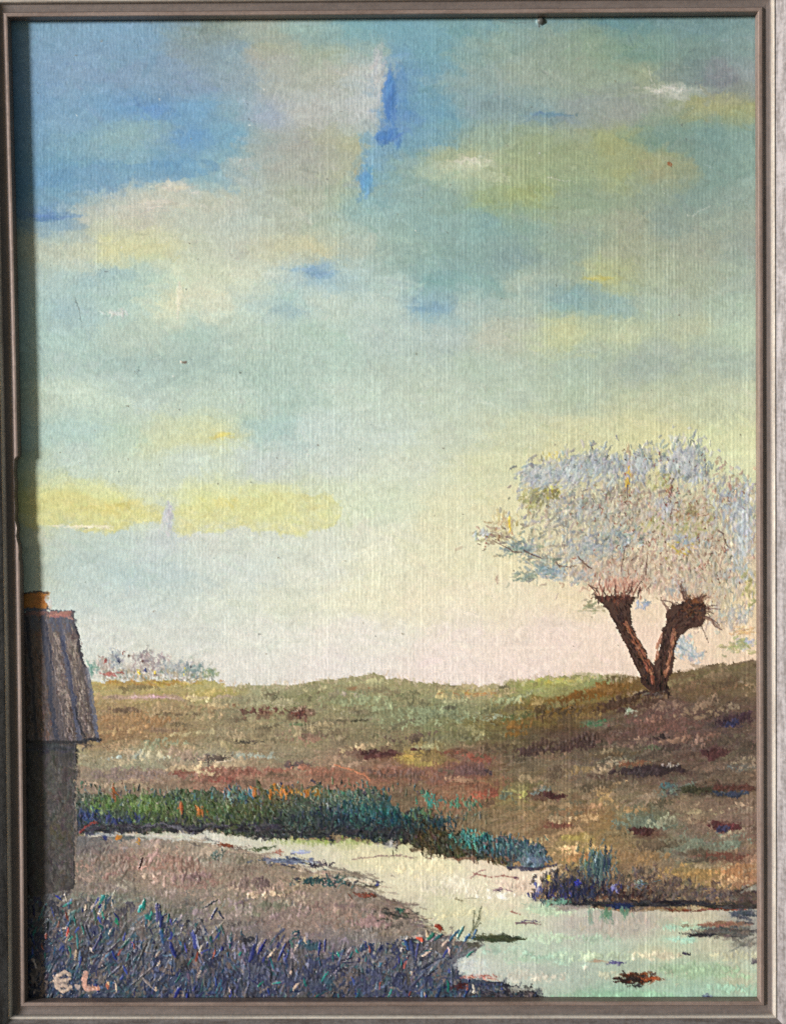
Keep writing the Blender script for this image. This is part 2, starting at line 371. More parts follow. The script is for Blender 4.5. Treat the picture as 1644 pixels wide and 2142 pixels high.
skymask = np.ones((NY, NX), bool); skymask[int((1470 - V0) / S):] = False
colr[:] = F
def cloudpoly(pts, c=None, op=0.7, rough=8, fine=5):
    m = poly_mask(pts, rough, fine)
    if c is not None: colr[m] += op * (rgb(c) - colr[m]); F[m] += op * (rgb(c) - F[m])
    return m
o_sky = oid('sky'); own[:] = o_sky
# deep blue gap beside the grey cloud, white-edged cloud, yellow banks: crisp edges
gap = cloudpoly([(826,125),(806,178),(803,235),(792,270),(778,290),(800,308),(845,300),(860,250),(846,190),(850,140)], (88,138,192), .5)
cloudpoly([(766,268),(752,300),(756,330),(748,372),(752,395),(790,392),(830,300),(800,305),(780,288)], (118,164,190), .6)
cloudpoly([(40,380),(150,400),(240,402),(300,385),(420,372),(460,350),(440,330),(300,340),(100,340),(40,350)], (92,146,188), .45)
clouds = {
 'cloud_grey': poly_mask([(540,120),(640,90),(760,90),(815,130),(803,230),(765,275),(750,390),(640,425),(520,420),(470,370),(540,300),(560,220),(520,170)]),
 'cloud_pale': poly_mask([(150,450),(200,420),(300,400),(420,380),(500,410),(640,430),(740,500),(720,545),(600,555),(430,540),(250,550),(60,540),(50,480),(130,470)]),
 'cloud_olive': poly_mask([(910,330),(1000,285),(1150,262),(1290,275),(1340,310),(1440,335),(1440,360),(1330,375),(1200,370),(1140,415),(1060,412),(1020,385),(930,370)]),
 'cloud_white_edge': poly_mask([(1300,178),(1420,168),(1500,180),(1582,190),(1582,255),(1480,262),(1410,232),(1340,215)]),
 'cloud_violet': poly_mask([(950,130),(1100,110),(1260,130),(1330,180),(1300,230),(1160,232),(1000,200)]),
 'cloud_cream': poly_mask([(290,640),(380,590),(470,600),(580,620),(500,660),(400,680),(280,680)]),
 'cloud_yellow_small': poly_mask([(310,930),(360,905),(440,900),(500,895),(515,915),(470,935),(380,945)]),
}
for nm, m in clouds.items(): own[m] = oid(nm)
brush_field(F, skymask, 1500, (60, 130), (18, 38), 2, 16, 14, 8, 0.55, 0.05)
brush_field(F, skymask, 4500, (26, 70), (8, 18), 0, 28, 9, 5, 0.55, 0.05)
brush_field(F, skymask, 6500, (10, 30), (3, 7), 20, 45, 6, 4, 0.5, 0.05, jit=8)
for pts, c in [([(50,1040),(120,1032),(200,1045),(260,1050),(330,1062),(345,1080),(320,1092),(270,1092),(266,1113),(200,1110),(120,1100),(50,1100)], (212,210,140)),
               ([(362,1062),(400,1058),(470,1045),(540,1035),(620,1030),(700,1040),(715,1070),(690,1100),(640,1118),(560,1112),(500,1105),(430,1118),(372,1108)], (212,213,150))]:
    m = poly_mask(pts, 9, 5); nm = 'cloud_yellow_left' if pts[0][0] < 100 else 'cloud_yellow_right'
    colr[m] += 0.4 * (rgb(c) - colr[m]); own[m] = oid(nm)
    F2 = np.broadcast_to(rgb(c), F.shape)
    brush_field(F2, m, 260, (18, 44), (6, 14), 4, 30, 0, 0, 0.35, 0.08, jit=9)
tuft(30, 230, 1060, 60, 12, [(212,204,122),(210,200,120)], (16,30), (7,13), 10, 40, .4, .1)
tuft(26, 475, 1052, 50, 14, [(212,206,128)], (16,30), (6,12), 60, 30, .3, .1)
tuft(30, 180, 1102, 60, 4, [(235,228,200)], (14,26), (3,6), 3, 10, .6, .16)
tuft(50, 352, 1085, 7, 24, [(200,204,206)], (16,30), (6,11), 85, 15, .7, .05)
# crisp blue strokes and white highlights
tuft(60, 815, 205, 9, 52, [(72,124,190),(84,134,192),(64,116,184)], (26,56), (7,13), 95, 18, .36, .1)
tuft(26, 812, 285, 24, 14, [(74,126,190),(86,134,190)], (22,40), (8,15), 120, 22, .5, .12)
tuft(30, 765, 380, 14, 22, [(100,154,196)], (24,40), (9,15), 115, 20, .5, .08)
tuft(40, 790, 150, 14, 36, [(186,192,192),(176,184,186)], (26,44), (7,12), 115, 20, .55, .12)
tuft(30, 668, 574, 34, 9, [(122,160,194),(136,170,194)], (24,44), (6,11), -3, 8, .3, .06)
tuft(34, 102, 455, 42, 9, [(96,138,184),(90,132,180)], (24,44), (5,9), 0, 7, .45, .06)
tuft(30, 1140, 239, 44, 4, [(108,142,166),(118,150,164)], (26,44), (4,7), -3, 5, .4, .04)
tuft(40, 1400, 188, 55, 8, [(208,206,198),(218,216,208)], (12,30), (3,7), -6, 20, .32, .16)
tuft(34, 985, 336, 36, 9, [(206,208,188),(216,214,196)], (14,30), (3,7), 8, 18, .32, .14)
tuft(34, 365, 393, 50, 6, [(214,210,194),(206,202,182)], (14,28), (3,7), -6, 15, .4, .16)
tuft(24, 330, 430, 70, 12, [(204,200,186)], (40,70), (4,8), -6, 8, .4, .1)
tuft(30, 240, 655, 22, 6, [(205,214,208)], (8,18), (3,6), 60, 40, .6, .2)
tuft(20, 375, 620, 4, 22, [(222,222,196)], (22,40), (4,7), 90, 8, .6, .16)
tuft(16, 470, 912, 24, 8, [(216,206,120)], (16,26), (5,9), 0, 15, .5, .1)
tuft(10, 1255, 583, 28, 4, [(188,184,104)], (16,26), (4,7), 0, 8, .5, .08)
tuft(8, 1400, 344, 7, 3, [(150,96,58)], (6,10), (2,3), 30, 40, .9, .15)
for p in [((1355,140),(1362,170),(1372,186)), ((1140,370),(1170,376),(1205,383)), ((752,945),(762,958),(767,972)), ((1445,453),(1470,440),(1485,430))]:
    line(p, 1.8, 1.0, (206,208,196), .4, .2)
for p in [((160,625),(168,645),(172,672)), ((292,768),(286,782)), ((1050,46),(1080,47),(1125,46))]:
    line(p, 1.8, 1.2, (110,130,130), .7, -.03)
o_far = None
# glow round the tree
brush_field(F, poly_mask([(1000,960),(1585,900),(1585,1370),(1000,1420)]), 900, (14, 34), (4, 9), 60, 40, 10, 8, 0.4, 0.06, jit=7)

# ---- ground
GROUND = rows({
 1440: [(60,150,140,100),(220,168,150,95),(330,170,148,88),(440,168,155,100),(550,158,150,116),(700,146,138,100),(850,150,140,100),(1000,168,152,112),(1130,158,156,92),(1250,150,146,86),(1330,116,86,42),(1430,112,88,56),(1560,112,92,62)],
 1480: [(60,145,120,85),(220,152,124,88),(350,152,128,94),(500,144,130,100),(620,138,128,94),(800,138,132,98),(950,134,132,98),(1080,132,122,72),(1180,124,94,45),(1300,110,85,60),(1400,112,82,72),(1560,104,78,62)],
 1540: [(60,140,112,78),(230,144,114,80),(350,150,124,88),(500,144,124,94),(650,146,130,100),(800,134,120,90),(950,124,118,84),(1080,114,98,60),(1200,100,76,60),(1350,106,82,72),(1500,102,78,66)],
 1590: [(60,150,132,105),(180,154,140,110),(300,154,148,120),(450,154,144,118),(600,144,130,104),(720,138,114,94),(880,160,136,82),(980,126,92,78),(1100,112,94,72),(1300,104,88,68),(1500,104,84,68)],
 1620: [(60,140,120,105),(180,142,122,106),(300,146,112,97),(450,154,110,92),(600,152,112,92),(720,144,102,82),(820,140,90,72),(930,136,90,75),(1000,150,95,70),(1080,118,98,68),(1250,118,98,76),(1400,98,76,62),(1550,112,88,68)],
 1660: [(60,120,105,90),(300,120,105,85),(600,120,95,75),(850,115,95,72),(950,142,100,76),(1010,142,98,74),(1060,128,112,66),(1200,132,108,78),(1400,128,104,78),(1550,118,95,75)],
 1720: [(800,110,95,75),(1000,124,104,78),(1080,138,112,78),(1180,138,108,76),(1260,138,108,66),(1340,114,112,86),(1450,128,102,82),(1560,120,94,78)],
 1780: [(1000,120,105,80),(1100,148,118,82),(1200,152,126,76),(1300,142,112,76),(1430,118,112,92),(1560,128,98,78)],
 1840: [(1150,140,112,80),(1350,134,108,82),(1450,148,118,76),(1570,152,112,82)],
})
GROUND = [(x, y, tuple(np.array(c) * (1.10 if (x > 1050 and y > 1600) else 1.06 if x < 1000 else 1.03) + ((-5, 2, 7) if x > 1050 else (-2, 4, 4)))) for x, y, c in GROUND]
G = shepard(GROUND, 1.8, 16)
for a in [
 (330,1445,120,7,(176,164,118),.5), (330,1460,130,4,(196,164,160),.7), (300,1432,70,7,(176,136,70),.6), (450,1448,50,7,(178,164,84),.6), (240,1520,60,30,(150,112,76),.5),
 (300,1600,170,9,(152,154,128),.6), (700,1460,120,12,(138,142,100),.5), (900,1500,120,26,(126,134,98),.5), (1020,1530,90,22,(118,120,72),.5), (1120,1510,130,17,(116,94,44),.7), (1200,1478,110,16,(128,94,38),.8), (1300,1445,60,14,(114,84,36),.7), (1280,1480,60,12,(92,68,44),.6),
 (1160,1425,60,8,(168,166,86),.7), (1230,1420,40,7,(140,156,112),.6), (1060,1565,120,24,(104,88,62),.5), (1210,1540,140,24,(92,68,54),.6), (1260,1512,22,10,(106,132,108),.7), (1240,1512,20,7,(78,112,88),.7), (1320,1485,18,8,(160,170,150),.5),
 (1440,1440,120,20,(112,88,60),.4), (860,1590,55,14,(166,142,74),.8), (790,1578,42,13,(92,54,50),.95), (760,1570,20,7,(88,50,46),.8), (955,1575,30,6,(120,72,56),.7), (900,1612,90,16,(136,94,80),.6), (985,1612,50,14,(100,74,76),.7), (1010,1648,40,12,(158,100,76),.6),
 (630,1492,22,11,(92,54,48),.9), (565,1492,22,6,(128,72,58),.6), (760,1440,18,4,(150,96,66),.7), (700,1625,70,15,(150,100,80),.6), (480,1618,90,14,(158,106,88),.6), (380,1614,22,6,(132,66,56),.8), (470,1628,20,5,(140,66,56),.8),
 (1545,1503,36,12,(66,44,56),.95), (1530,1513,22,8,(58,52,76),.9), (1495,1573,26,9,(84,52,50),.9), (1370,1613,62,11,(68,50,44),.9), (1330,1620,40,8,(76,58,50),.8), (1155,1664,26,9,(84,48,44),.9), (1165,1660,40,14,(110,84,66),.4), (1480,1653,66,12,(58,54,46),.9), (1510,1648,70,13,(76,56,48),.6), (1410,1650,14,14,(72,84,96),.7), (1515,1730,34,11,(88,46,50),.9), (1345,1738,30,10,(96,56,50),.9),
 (1350,1710,60,18,(112,116,94),.7), (1440,1700,50,12,(124,110,84),.5), (1500,1770,70,18,(118,122,104),.6), (1490,1790,80,9,(112,70,56),.6), (1090,1655,24,16,(146,138,84),.6), (1150,1650,30,12,(122,112,86),.5), (1200,1750,34,9,(172,150,76),.7), (1540,1822,44,16,(168,124,82),.6), (1440,1825,40,12,(162,140,78),.5), (1230,1700,60,20,(150,112,74),.5), (1160,1725,30,10,(112,66,54),.5), (1560,1600,24,16,(104,108,100),.5), (1300,1570,60,10,(96,84,62),.6),
 (1380,1530,90,26,(110,78,70),.4), (1430,1590,60,14,(118,88,72),.4), (600,1545,120,14,(150,138,104),.4), (520,1552,30,4,(80,70,60),.5), (330,1525,30,6,(140,104,92),.5), (500,1530,60,8,(158,152,122),.5),
]: dab(G, *a[:5], a[5] * .8, soft=.8)
G = warp(G, 36 * WX + 12 * NC, 9 * WY + 4 * ND)
HILL = [(0,1428),(160,1425),(215,1426),(330,1424),(400,1430),(450,1426),(480,1436),(600,1431),(700,1420),(780,1411),(850,1421),(950,1432),(1040,1434),(1080,1422),(1180,1411),(1300,1415),(1350,1417),(1420,1404),(1500,1391),(1620,1376)]
gmask = poly_mask(HILL + [(1620, 2130), (0, 2130)], 3, 3)
soft = gmask.astype(float)
colr[gmask] = G[gmask]
own[gmask] = oid('meadow')
o_hill = oid('hill')
hillm = gmask & poly_mask([(1000,1560),(1080,1530),(1180,1480),(1330,1430),(1400,1405),(1620,1370),(1620,1900),(1200,1790),(1100,1700)], 10, 4)
own[hillm] = o_hill
hgt[gmask] = 0.03
brush_field(G, gmask, 3500, (26, 64), (6, 14), 0, 14, 14, 4, 0.55, 0.07, jit=8)
brush_field(G, hillm, 1200, (22, 50), (5, 11), -12, 16, 12, 4, 0.5, 0.07, jit=9)
brush_field(G, gmask, 6500, (7, 20), (2.5, 6), 0, 40, 8, 4, 0.5, 0.09, jit=15)
gp = [(150,132,104),(128,110,84),(112,92,72),(140,140,108),(166,146,112),(118,122,92),(148,116,96),(98,78,66),(176,160,128),(132,104,90)]
ys, xs = np.nonzero(gmask)
sel = ys < (1900 - V0) / S; ys, xs = ys[sel], xs[sel]
for k in rng.integers(0, len(ys), 6500):
    j, i = ys[k], xs[k]
    c = .62 * G[j, i] + .38 * rgb(gp[int(rng.integers(len(gp)))]) * (G[j, i].mean() / .45)
    stroke(GX[i], GY[j], rng.uniform(5, 22), rng.uniform(2, 4.5), math.radians(rng.normal(-4 if GX[i] < 1000 else -14, 22)), np.clip(c + rng.normal(0, .045), 0, 1), .6, .14 * rng.uniform(.3, 1.2), None, rng.normal(0, .5), 2)
for a in [
 (1240,1450,78,15,(120,84,34),.9,-14), (1300,1472,62,13,(86,60,42),.9,-16), (1100,1495,38,11,(92,104,64),.7,-10), (1080,1518,34,12,(126,94,46),.9,-14), (1150,1480,60,10,(120,110,70),.6,-16), (1240,1513,26,8,(74,108,76),.8,-8), (1380,1512,95,28,(112,82,74),.6,0), (1185,1558,80,14,(82,58,52),.9,-12), (1110,1570,40,9,(90,66,52),.7,-6), (1290,1530,90,14,(98,74,62),.6,-14),
 (1370,1543,26,6,(58,44,42),.8,-4), (1370,1566,36,8,(88,94,72),.6,0), (1318,1595,38,9,(128,88,66),.7,0), (1005,1612,28,9,(76,68,76),.7,4), (1000,1585,32,13,(142,88,72),.7,8), (1015,1655,30,15,(154,92,72),.8,0), (1062,1660,14,18,(108,114,94),.7,0), (1095,1655,12,14,(152,148,90),.8,0), (1130,1650,20,10,(114,120,112),.6,0), (1402,1648,16,10,(76,104,106),.8,0), (1264,1656,28,20,(170,142,98),.7,0), (1220,1610,60,12,(150,128,92),.6,-6), (1350,1722,62,17,(112,122,106),.75,0), (1490,1762,88,17,(120,128,110),.7,0), (1500,1788,62,8,(120,78,64),.7,2), (1200,1752,26,9,(174,154,88),.8,0), (1165,1728,28,10,(118,76,62),.7,0), (1210,1788,44,13,(166,128,86),.8,0), (1560,1690,50,20,(136,120,102),.6,0), (1310,1690,50,10,(160,134,96),.6,0), (1440,1825,70,14,(164,134,86),.7,0), (1550,1820,40,14,(168,126,88),.7,0), (1330,1790,60,14,(152,122,84),.6,0), (1450,1440,110,16,(120,94,70),.5,-8), (1500,1405,70,9,(110,98,66),.7,-10), (1190,1700,44,14,(120,112,88),.6,0), (1100,1700,36,12,(140,118,86),.6,0), (1560,1605,34,12,(110,112,106),.6,0), (1470,1545,60,10,(124,94,80),.5,-4), (1250,1580,70,8,(106,90,68),.6,-4),
 (1185,1560,95,15,(78,58,54),.9,-12), (1330,1480,60,12,(84,62,52),.8,-14), (860,1614,75,14,(140,100,86),.9,3), (985,1606,50,11,(112,84,80),.9,5), (520,1612,70,9,(152,104,88),.9,0), (1420,1560,50,9,(86,66,62),.7,-4), (1280,1625,50,8,(96,78,66),.7,0), (640,1535,75,15,(140,114,96),.6,0), (300,1520,66,30,(158,128,90),.6,0), (310,1583,58,7,(170,178,166),.6,0), (425,1585,48,12,(130,118,110),.7,0), (530,1580,50,6,(164,170,154),.6,0), (625,1600,30,9,(108,90,86),.8,0), (510,1614,95,11,(160,110,92),.8,0), (690,1618,60,12,(152,108,88),.7,6), (870,1592,50,11,(174,152,90),.9,0), (860,1620,90,15,(126,98,86),.7,4), (290,1622,100,14,(136,120,112),.6,0), (900,1490,110,24,(142,150,114),.6,-3), (760,1465,90,14,(148,154,116),.6,-3), (560,1470,70,14,(156,150,116),.6,0), (700,1510,60,8,(122,112,88),.6,-4), (820,1545,70,8,(118,98,82),.6,0), (480,1540,60,12,(152,142,110),.6,0), (960,1545,70,10,(128,126,94),.6,-5), (400,1480,80,12,(160,138,102),.6,0), (940,1445,70,8,(158,150,104),.6,-2), (1040,1470,70,12,(138,142,104),.6,-10), (600,1515,40,5,(112,126,92),.6,0), (350,1555,60,9,(148,152,122),.5,0), (740,1490,30,5,(176,172,150),.5,0), (560,1490,24,5,(128,80,68),.8,0), (720,1452,30,4,(170,160,140),.5,0), (955,1574,26,5,(124,78,62),.9,0), (870,1567,22,5,(88,52,48),.9,0)]:
    scum(*a, lim=gmask)
ys, xs = np.nonzero(gmask); sel = ys < (1880 - V0) / S; ys, xs = ys[sel], xs[sel]
for k in rng.integers(0, len(ys), 520):
    j, i = ys[k], xs[k]; f = rng.choice((.78, .86, 1.12, 1.2))
    t = rgb(gp[int(rng.integers(len(gp)))])
    scum1(GX[i], GY[j], rng.uniform(8, 38), rng.uniform(3, 9), tuple(np.clip(255 * (colr[j, i] * .75 + t * .25) * f, 0, 255)), rng.uniform(.5, .8), (-3 if GX[i] < 1000 else -9) + rng.normal(0, 6), None, .36, .05, gmask)
brush_field(colr.copy(), gmask, 1500, (8, 26), (2, 4), -4, 14, 8, 3, 0.5, 0.14, jit=14)
# horizon mist: pale paint dragged over the ridge
for _ in range(260):
    x = rng.uniform(470, 1330); y = np.interp(x, [p[0] for p in HILL], [p[1] for p in HILL])
    stroke(x, y + rng.normal(1, 4), rng.uniform(6, 16), rng.uniform(2, 4), math.radians(rng.normal(90, 15)), cl((206,190,160), 12), .5, .06)
tuft(14, 330, 1459, 60, 2, [(206,168,170),(214,190,176)], (16,40), (2,4), -2, 4, .7, .15)
for x, y in ((630,1483),(622,1486),(640,1484),(648,1490)): stroke(x, y, 16, 3, math.radians(rng.uniform(40,130)), cl((186,150,130)), .8, .2)
tuft(26, 628, 1494, 16, 6, [(92,54,48),(72,42,40),(120,72,60)], (8,20), (3,6), -70, 30, .8, .2, oid('mound'))
scum(796, 1577, 42, 11, (82,46,44), 1.1, 3, oid('bare_patch')); tuft(20, 792, 1577, 30, 8, [(92,52,50),(74,40,42),(130,90,84)], (12,30), (3,6), 0, 14, .6, .12, oid('bare_patch'))
line([(700,1600),(740,1610),(765,1622),(775,1632)], 3, 2.5, (206,136,100), .8, .2)
line([(450,1595),(475,1591),(490,1588)], 3, 2.5, (214,196,170), .8, .2)
tuft(14, 855, 1583, 20, 5, [(206,176,96)], (10,22), (3,5), -10, 15, .6, .15)
for a in [(1545,1502,36,11,(62,44,52),1.1,-6), (1530,1512,18,8,(56,56,84),1.0,-20), (1492,1574,30,9,(80,50,50),1.1,0), (1366,1613,66,12,(58,44,46),1.15,-3), (1335,1618,30,8,(70,58,60),.9,0), (1470,1652,52,11,(68,66,46),1.1,0), (1530,1648,50,9,(90,58,50),1.0,0), (1525,1660,44,7,(58,66,82),1.0,0), (1165,1664,34,8,(78,46,44),1.1,2), (1345,1738,22,8,(80,48,46),1.1,0), (1516,1730,30,10,(92,50,52),1.1,0), (1510,1733,16,7,(64,60,84),.9,0)]:
    scum(*a[:7], oid('bare_patch'), .28, .1)
    tuft(int(a[2] * .4), a[0], a[1], a[2] * .9, a[3] * .8, [a[4], tuple(v * .8 for v in a[4]), tuple(v * 1.3 for v in a[4])], (7,18), (2,5), -30, 40, .6, .16, oid('bare_patch'))
tuft(30, 1030, 1500, 60, 12, [(176,190,170),(150,160,130)], (6,16), (2,4), -5, 20, .6, .18)
tuft(20, 1315, 1487, 16, 7, [(190,196,176),(140,160,130)], (8,18), (2,4), -40, 30, .6, .2)
tuft(16, 1280, 1592, 60, 8, [(186,178,150)], (8,18), (2,4), -5, 15, .5, .15)
tuft(10, 1396, 1600, 26, 4, [(206,200,190)], (6,12), (2,4), -70, 20, .7, .2)
tuft(36, 1150, 1424, 50, 5, [(196,184,80),(150,168,100),(206,196,110)], (8,20), (3,6), -4, 20, .6, .12)
tuft(26, 1000, 1450, 60, 5, [(190,160,90),(176,120,72)], (8,20), (2,4), -8, 15, .6, .1)
tuft(18, 520, 1552, 26, 4, [(70,62,54)], (8,18), (2,3), 8, 20, .7, .12)
tuft(16, 750, 1508, 22, 2, [(86,84,62)], (12,26), (2,4), -5, 5, .6, .1)
tuft(30, 600, 1470, 60, 16, [(196,186,160),(110,120,80)], (6,20), (2,3.5), -12, 15, .5, .12)

# ---- far trees on the horizon, far left
o_tl = oid('treeline')
tuft(150, 320, 1400, 120, 20, [(196,192,182),(186,178,166),(176,172,160)], (10,22), (5,10), 90, 40, .4, .08, o_tl)
tuft(170, 330, 1412, 115, 12, [(150,140,130),(160,150,120),(170,140,90),(120,140,130)], (6,14), (3,6), 90, 40, .6, .12, o_tl, gauss=False)
for cx, cy, rx, ry, pal, n in [(215,1390,18,16,[(184,160,150),(150,120,110),(160,170,165)],26), (245,1378,20,22,[(150,165,170),(110,120,140),(176,170,166)],34), (310,1384,40,24,[(176,160,158),(150,130,130),(130,120,130)],60),
                               (365,1396,34,18,[(160,170,166),(140,150,160),(176,186,180)],40), (405,1402,22,14,[(96,128,130),(120,140,150),(140,160,150)],36), (440,1408,18,10,[(120,150,130),(150,160,110)],22), (195,1398,12,12,[(70,130,120),(110,150,130)],14)]:
    tuft(int(n * 1.8), cx, cy, rx, ry * 1.1, pal, (7,17), (3,7), 80, 40, .5, .14, o_tl)
for x, y, c in [(288,1402,(226,206,70)),(293,1408,(222,200,60)),(325,1406,(226,206,80)),(387,1400,(230,212,60)),(388,1412,(226,206,70)),(305,1402,(60,70,120)),(257,1364,(150,60,60)),(221,1382,(160,80,80)),(248,1385,(60,70,100)),(400,1392,(50,56,70)),(300,1383,(90,60,60)),(270,1370,(120,100,90))]:
    stroke(x, y, rng.uniform(7,13), rng.uniform(4,7), math.radians(rng.uniform(60,110)), rgb(c), .9, .25, o_tl)
tuft(40, 330, 1428, 110, 6, [(184,134,62),(176,150,70),(150,120,70),(190,166,80)], (14,34), (3,6), 4, 12, .6, .1)
tuft(18, 235, 1410, 26, 4, [(156,84,84),(176,110,100)], (10,22), (3,5), 20, 20, .7, .15)

# ---- near bank on the left, below the stream
BANK = rows({
 1755: [(60,110,108,106),(180,112,108,108),(300,140,128,118),(420,150,138,122),(520,150,138,122)],
 1800: [(60,110,105,100),(180,128,116,106),(300,148,128,113),(400,150,132,118),(500,140,126,112),(620,140,125,110)],
 1850: [(60,100,98,95),(200,132,118,107),(350,152,132,118),(500,140,125,110),(650,142,127,112),(760,118,106,95)],
 1895: [(60,80,80,85),(180,108,106,102),(300,124,118,108),(500,138,128,114),(700,146,128,117),(850,132,117,104)],
 1940: [(60,50,55,70),(200,90,90,92),(350,98,98,98),(500,122,112,106),(620,132,114,106),(800,136,122,112),(920,104,98,96)],
 1985: [(60,45,50,68),(200,72,74,84),(400,78,76,88),(520,88,82,92),(650,106,96,98),(800,110,102,100),(930,98,94,96),(985,120,116,112)],
 2040: [(60,42,46,64),(150,56,62,78),(400,62,68,84),(600,76,78,92),(800,80,84,92),(950,78,82,92),(1060,60,58,66)],
 2090: [(60,36,40,58),(400,40,44,66),(700,48,50,64),(950,44,46,58),(1150,40,38,42)],
})
BANK = [(x, y, tuple(np.array(c) * (1.08 if y < 1900 else 1.14) + ((0, 2, 1) if y < 1950 else (-4, 3, 10)))) for x, y, c in BANK]
B = shepard(BANK, 1.8, 20)
B = warp(B, 40 * WX, 22 * WY + 8 * ND)
bankm = poly_mask([(0,1748),(200,1750),(380,1760),(440,1768),(500,1778),(560,1794),(690,1824),(745,1848),(800,1874),(866,1908),(898,1942),(930,1957),(965,1968),(1000,1985),(983,1997),(957,2014),(958,2036),(1030,2052),(1080,2064),(1130,2082),(1165,2110),(0,2130)], 7, 4)
# ---- stream
WATER = rows({
 1745: [(200,180,182,178),(300,196,192,180),(420,206,204,186),(560,214,210,184),(700,206,206,160),(850,200,200,150)],
 1790: [(560,206,200,176),(660,214,206,178),(760,224,214,172),(900,227,217,174),(1040,228,208,178),(1140,226,204,176)],
 1850: [(700,206,198,176),(850,224,214,180),(1000,228,218,186),(1100,228,208,180)],
 1900: [(850,206,198,168),(960,212,208,166),(1060,222,212,178),(1150,206,204,176),(1300,190,178,160),(1450,200,188,160),(1570,190,182,160)],
 1935: [(930,204,200,164),(1060,208,212,178),(1200,192,186,170),(1320,194,190,168),(1450,206,198,164),(1570,150,145,135)],
 1980: [(990,192,200,176),(1100,190,204,178),(1250,184,198,172),(1400,190,200,168),(1500,196,192,160),(1575,172,170,150)],
 2035: [(980,206,206,192),(1100,190,194,176),(1200,178,188,168),(1330,176,188,162),(1450,172,194,162),(1570,178,194,166)],
 2090: [(1000,186,192,176),(1160,176,192,168),(1300,156,190,162),(1450,162,192,166),(1570,166,192,166)],
})
WATER = [(x, y, tuple(min(238, v) for v in (c[0] + 1, c[1] + 5, c[2] + 10))) for x, y, c in WATER]
Wf = shepard(WATER, 1.9, 20)
WMINT = [(1180,1960,90,10,(186,208,180),.5,0),(1060,1985,70,9,(176,200,180),.6,0),(1150,2000,80,10,(170,198,174),.6,0),(1420,1940,60,9,(178,212,184),.7,0),(1420,1966,40,6,(170,208,186),.7,0),(1450,2030,90,14,(164,192,158),.6,0),(1290,2086,130,9,(150,190,160),.7,0),(1530,2070,60,12,(160,194,168),.6,0),(1250,2000,80,9,(182,200,172),.5,0),(1380,1998,50,12,(212,204,174),.7,0),(1100,2040,80,12,(196,194,178),.6,0),(1540,2000,50,14,(196,196,164),.5,0),(1180,1905,60,10,(184,206,176),.6,0),(1330,2040,80,10,(186,190,166),.5,0),(1000,1860,90,16,(232,222,196),.5,0),(1090,1850,60,12,(232,210,188),.6,0),(880,1815,90,12,(230,220,182),.5,0),(960,1910,60,12,(214,210,172),.5,0)]
for a in [(1170,1900,40,14,(172,206,176),.6),(1420,1938,40,10,(176,212,180),.7),(1430,1966,30,7,(170,208,182),.7),(1300,1935,110,26,(186,178,166),.6),(1040,1975,50,14,(192,196,180),.5),(1380,1995,50,16,(206,200,166),.6),(1540,2045,30,30,(196,190,158),.5),(1290,2085,120,14,(146,188,156),.6),(985,2018,28,18,(206,214,208),.7),(1100,1972,60,8,(178,200,178),.5),(1150,2005,60,12,(168,196,172),.5),(1450,2030,80,16,(160,190,152),.5),(1080,1925,40,10,(206,214,176),.4),(1130,1855,50,14,(232,206,182),.5),(720,1757,110,7,(150,170,84),.6),(620,1757,50,5,(160,178,100),.6)]:
    dab(Wf, *a)
streamm = poly_mask([(190,1742),(300,1746),(400,1743),(560,1752),(700,1760),(850,1768),(862,1782),(930,1792),(1020,1802),(1060,1814),(1160,1816),(1135,1850),(1112,1872),(1140,1892),(1200,1902),(1300,1906),(1450,1904),(1620,1900),(1620,2130),(900,2130),(900,1950),(600,1840),(190,1762)], 5, 4)
o_st = oid('stream'); o_bk = oid('near_bank')
colr[streamm] = Wf[streamm]; own[streamm] = o_st; hgt[streamm] = 0.04
brush_field(Wf, streamm, 1300, (30, 70), (7, 15), 0, 14, 14, 5, 0.5, 0.07, jit=5)
brush_field(Wf, streamm, 3400, (8, 26), (3, 7), 20, 45, 8, 5, 0.45, 0.1, jit=9)
for a in WMINT: scum(*a, lim=streamm)
colr[bankm] = B[bankm]; own[bankm] = o_bk; hgt[bankm] = 0.05
brush_field(B, bankm, 2400, (16, 44), (4, 9), -30, 35, 12, 5, 0.5, 0.1, jit=8)
brush_field(B, bankm, 2600, (8, 22), (2.5, 5), -40, 40, 8, 5, 0.5, 0.1, jit=12)
up_bank = bankm.copy(); up_bank[int((1920 - V0) / S):] = False
for a in [(300,1810,130,30,(164,134,120),.6,4), (470,1800,60,16,(146,142,128),.6,0), (380,1840,110,16,(150,122,112),.5,4), (560,1850,120,22,(156,138,122),.5,6), (700,1900,150,30,(158,136,124),.6,6), (620,1930,110,14,(148,128,118),.6,0), (240,1880,120,14,(130,134,122),.6,0), (430,1905,120,14,(138,136,120),.6,0), (820,1950,90,14,(146,130,118),.6,8), (200,1780,60,14,(132,124,122),.5,0), (640,1820,90,9,(168,154,136),.5,12), (470,1930,80,12,(118,110,106),.5,0)]:
    scum(*a, lim=bankm)
ys, xs = np.nonzero(bankm)
for k in rng.integers(0, len(ys), 420):
    j, i = ys[k], xs[k]; f = rng.choice((.84, .92, 1.05, 1.09))
    scum1(GX[i], GY[j], rng.uniform(8, 34), rng.uniform(3, 10), tuple(np.clip(255 * colr[j, i] * f * (1, rng.uniform(.96, 1.03), rng.uniform(.96, 1.05)), 0, 255)), rng.uniform(.5, .8), rng.normal(0, 12), None, .36, .08, bankm)
edge = [(380,1760),(440,1768),(500,1778),(560,1794),(690,1824),(745,1848),(800,1874),(866,1908),(898,1942),(930,1957)]
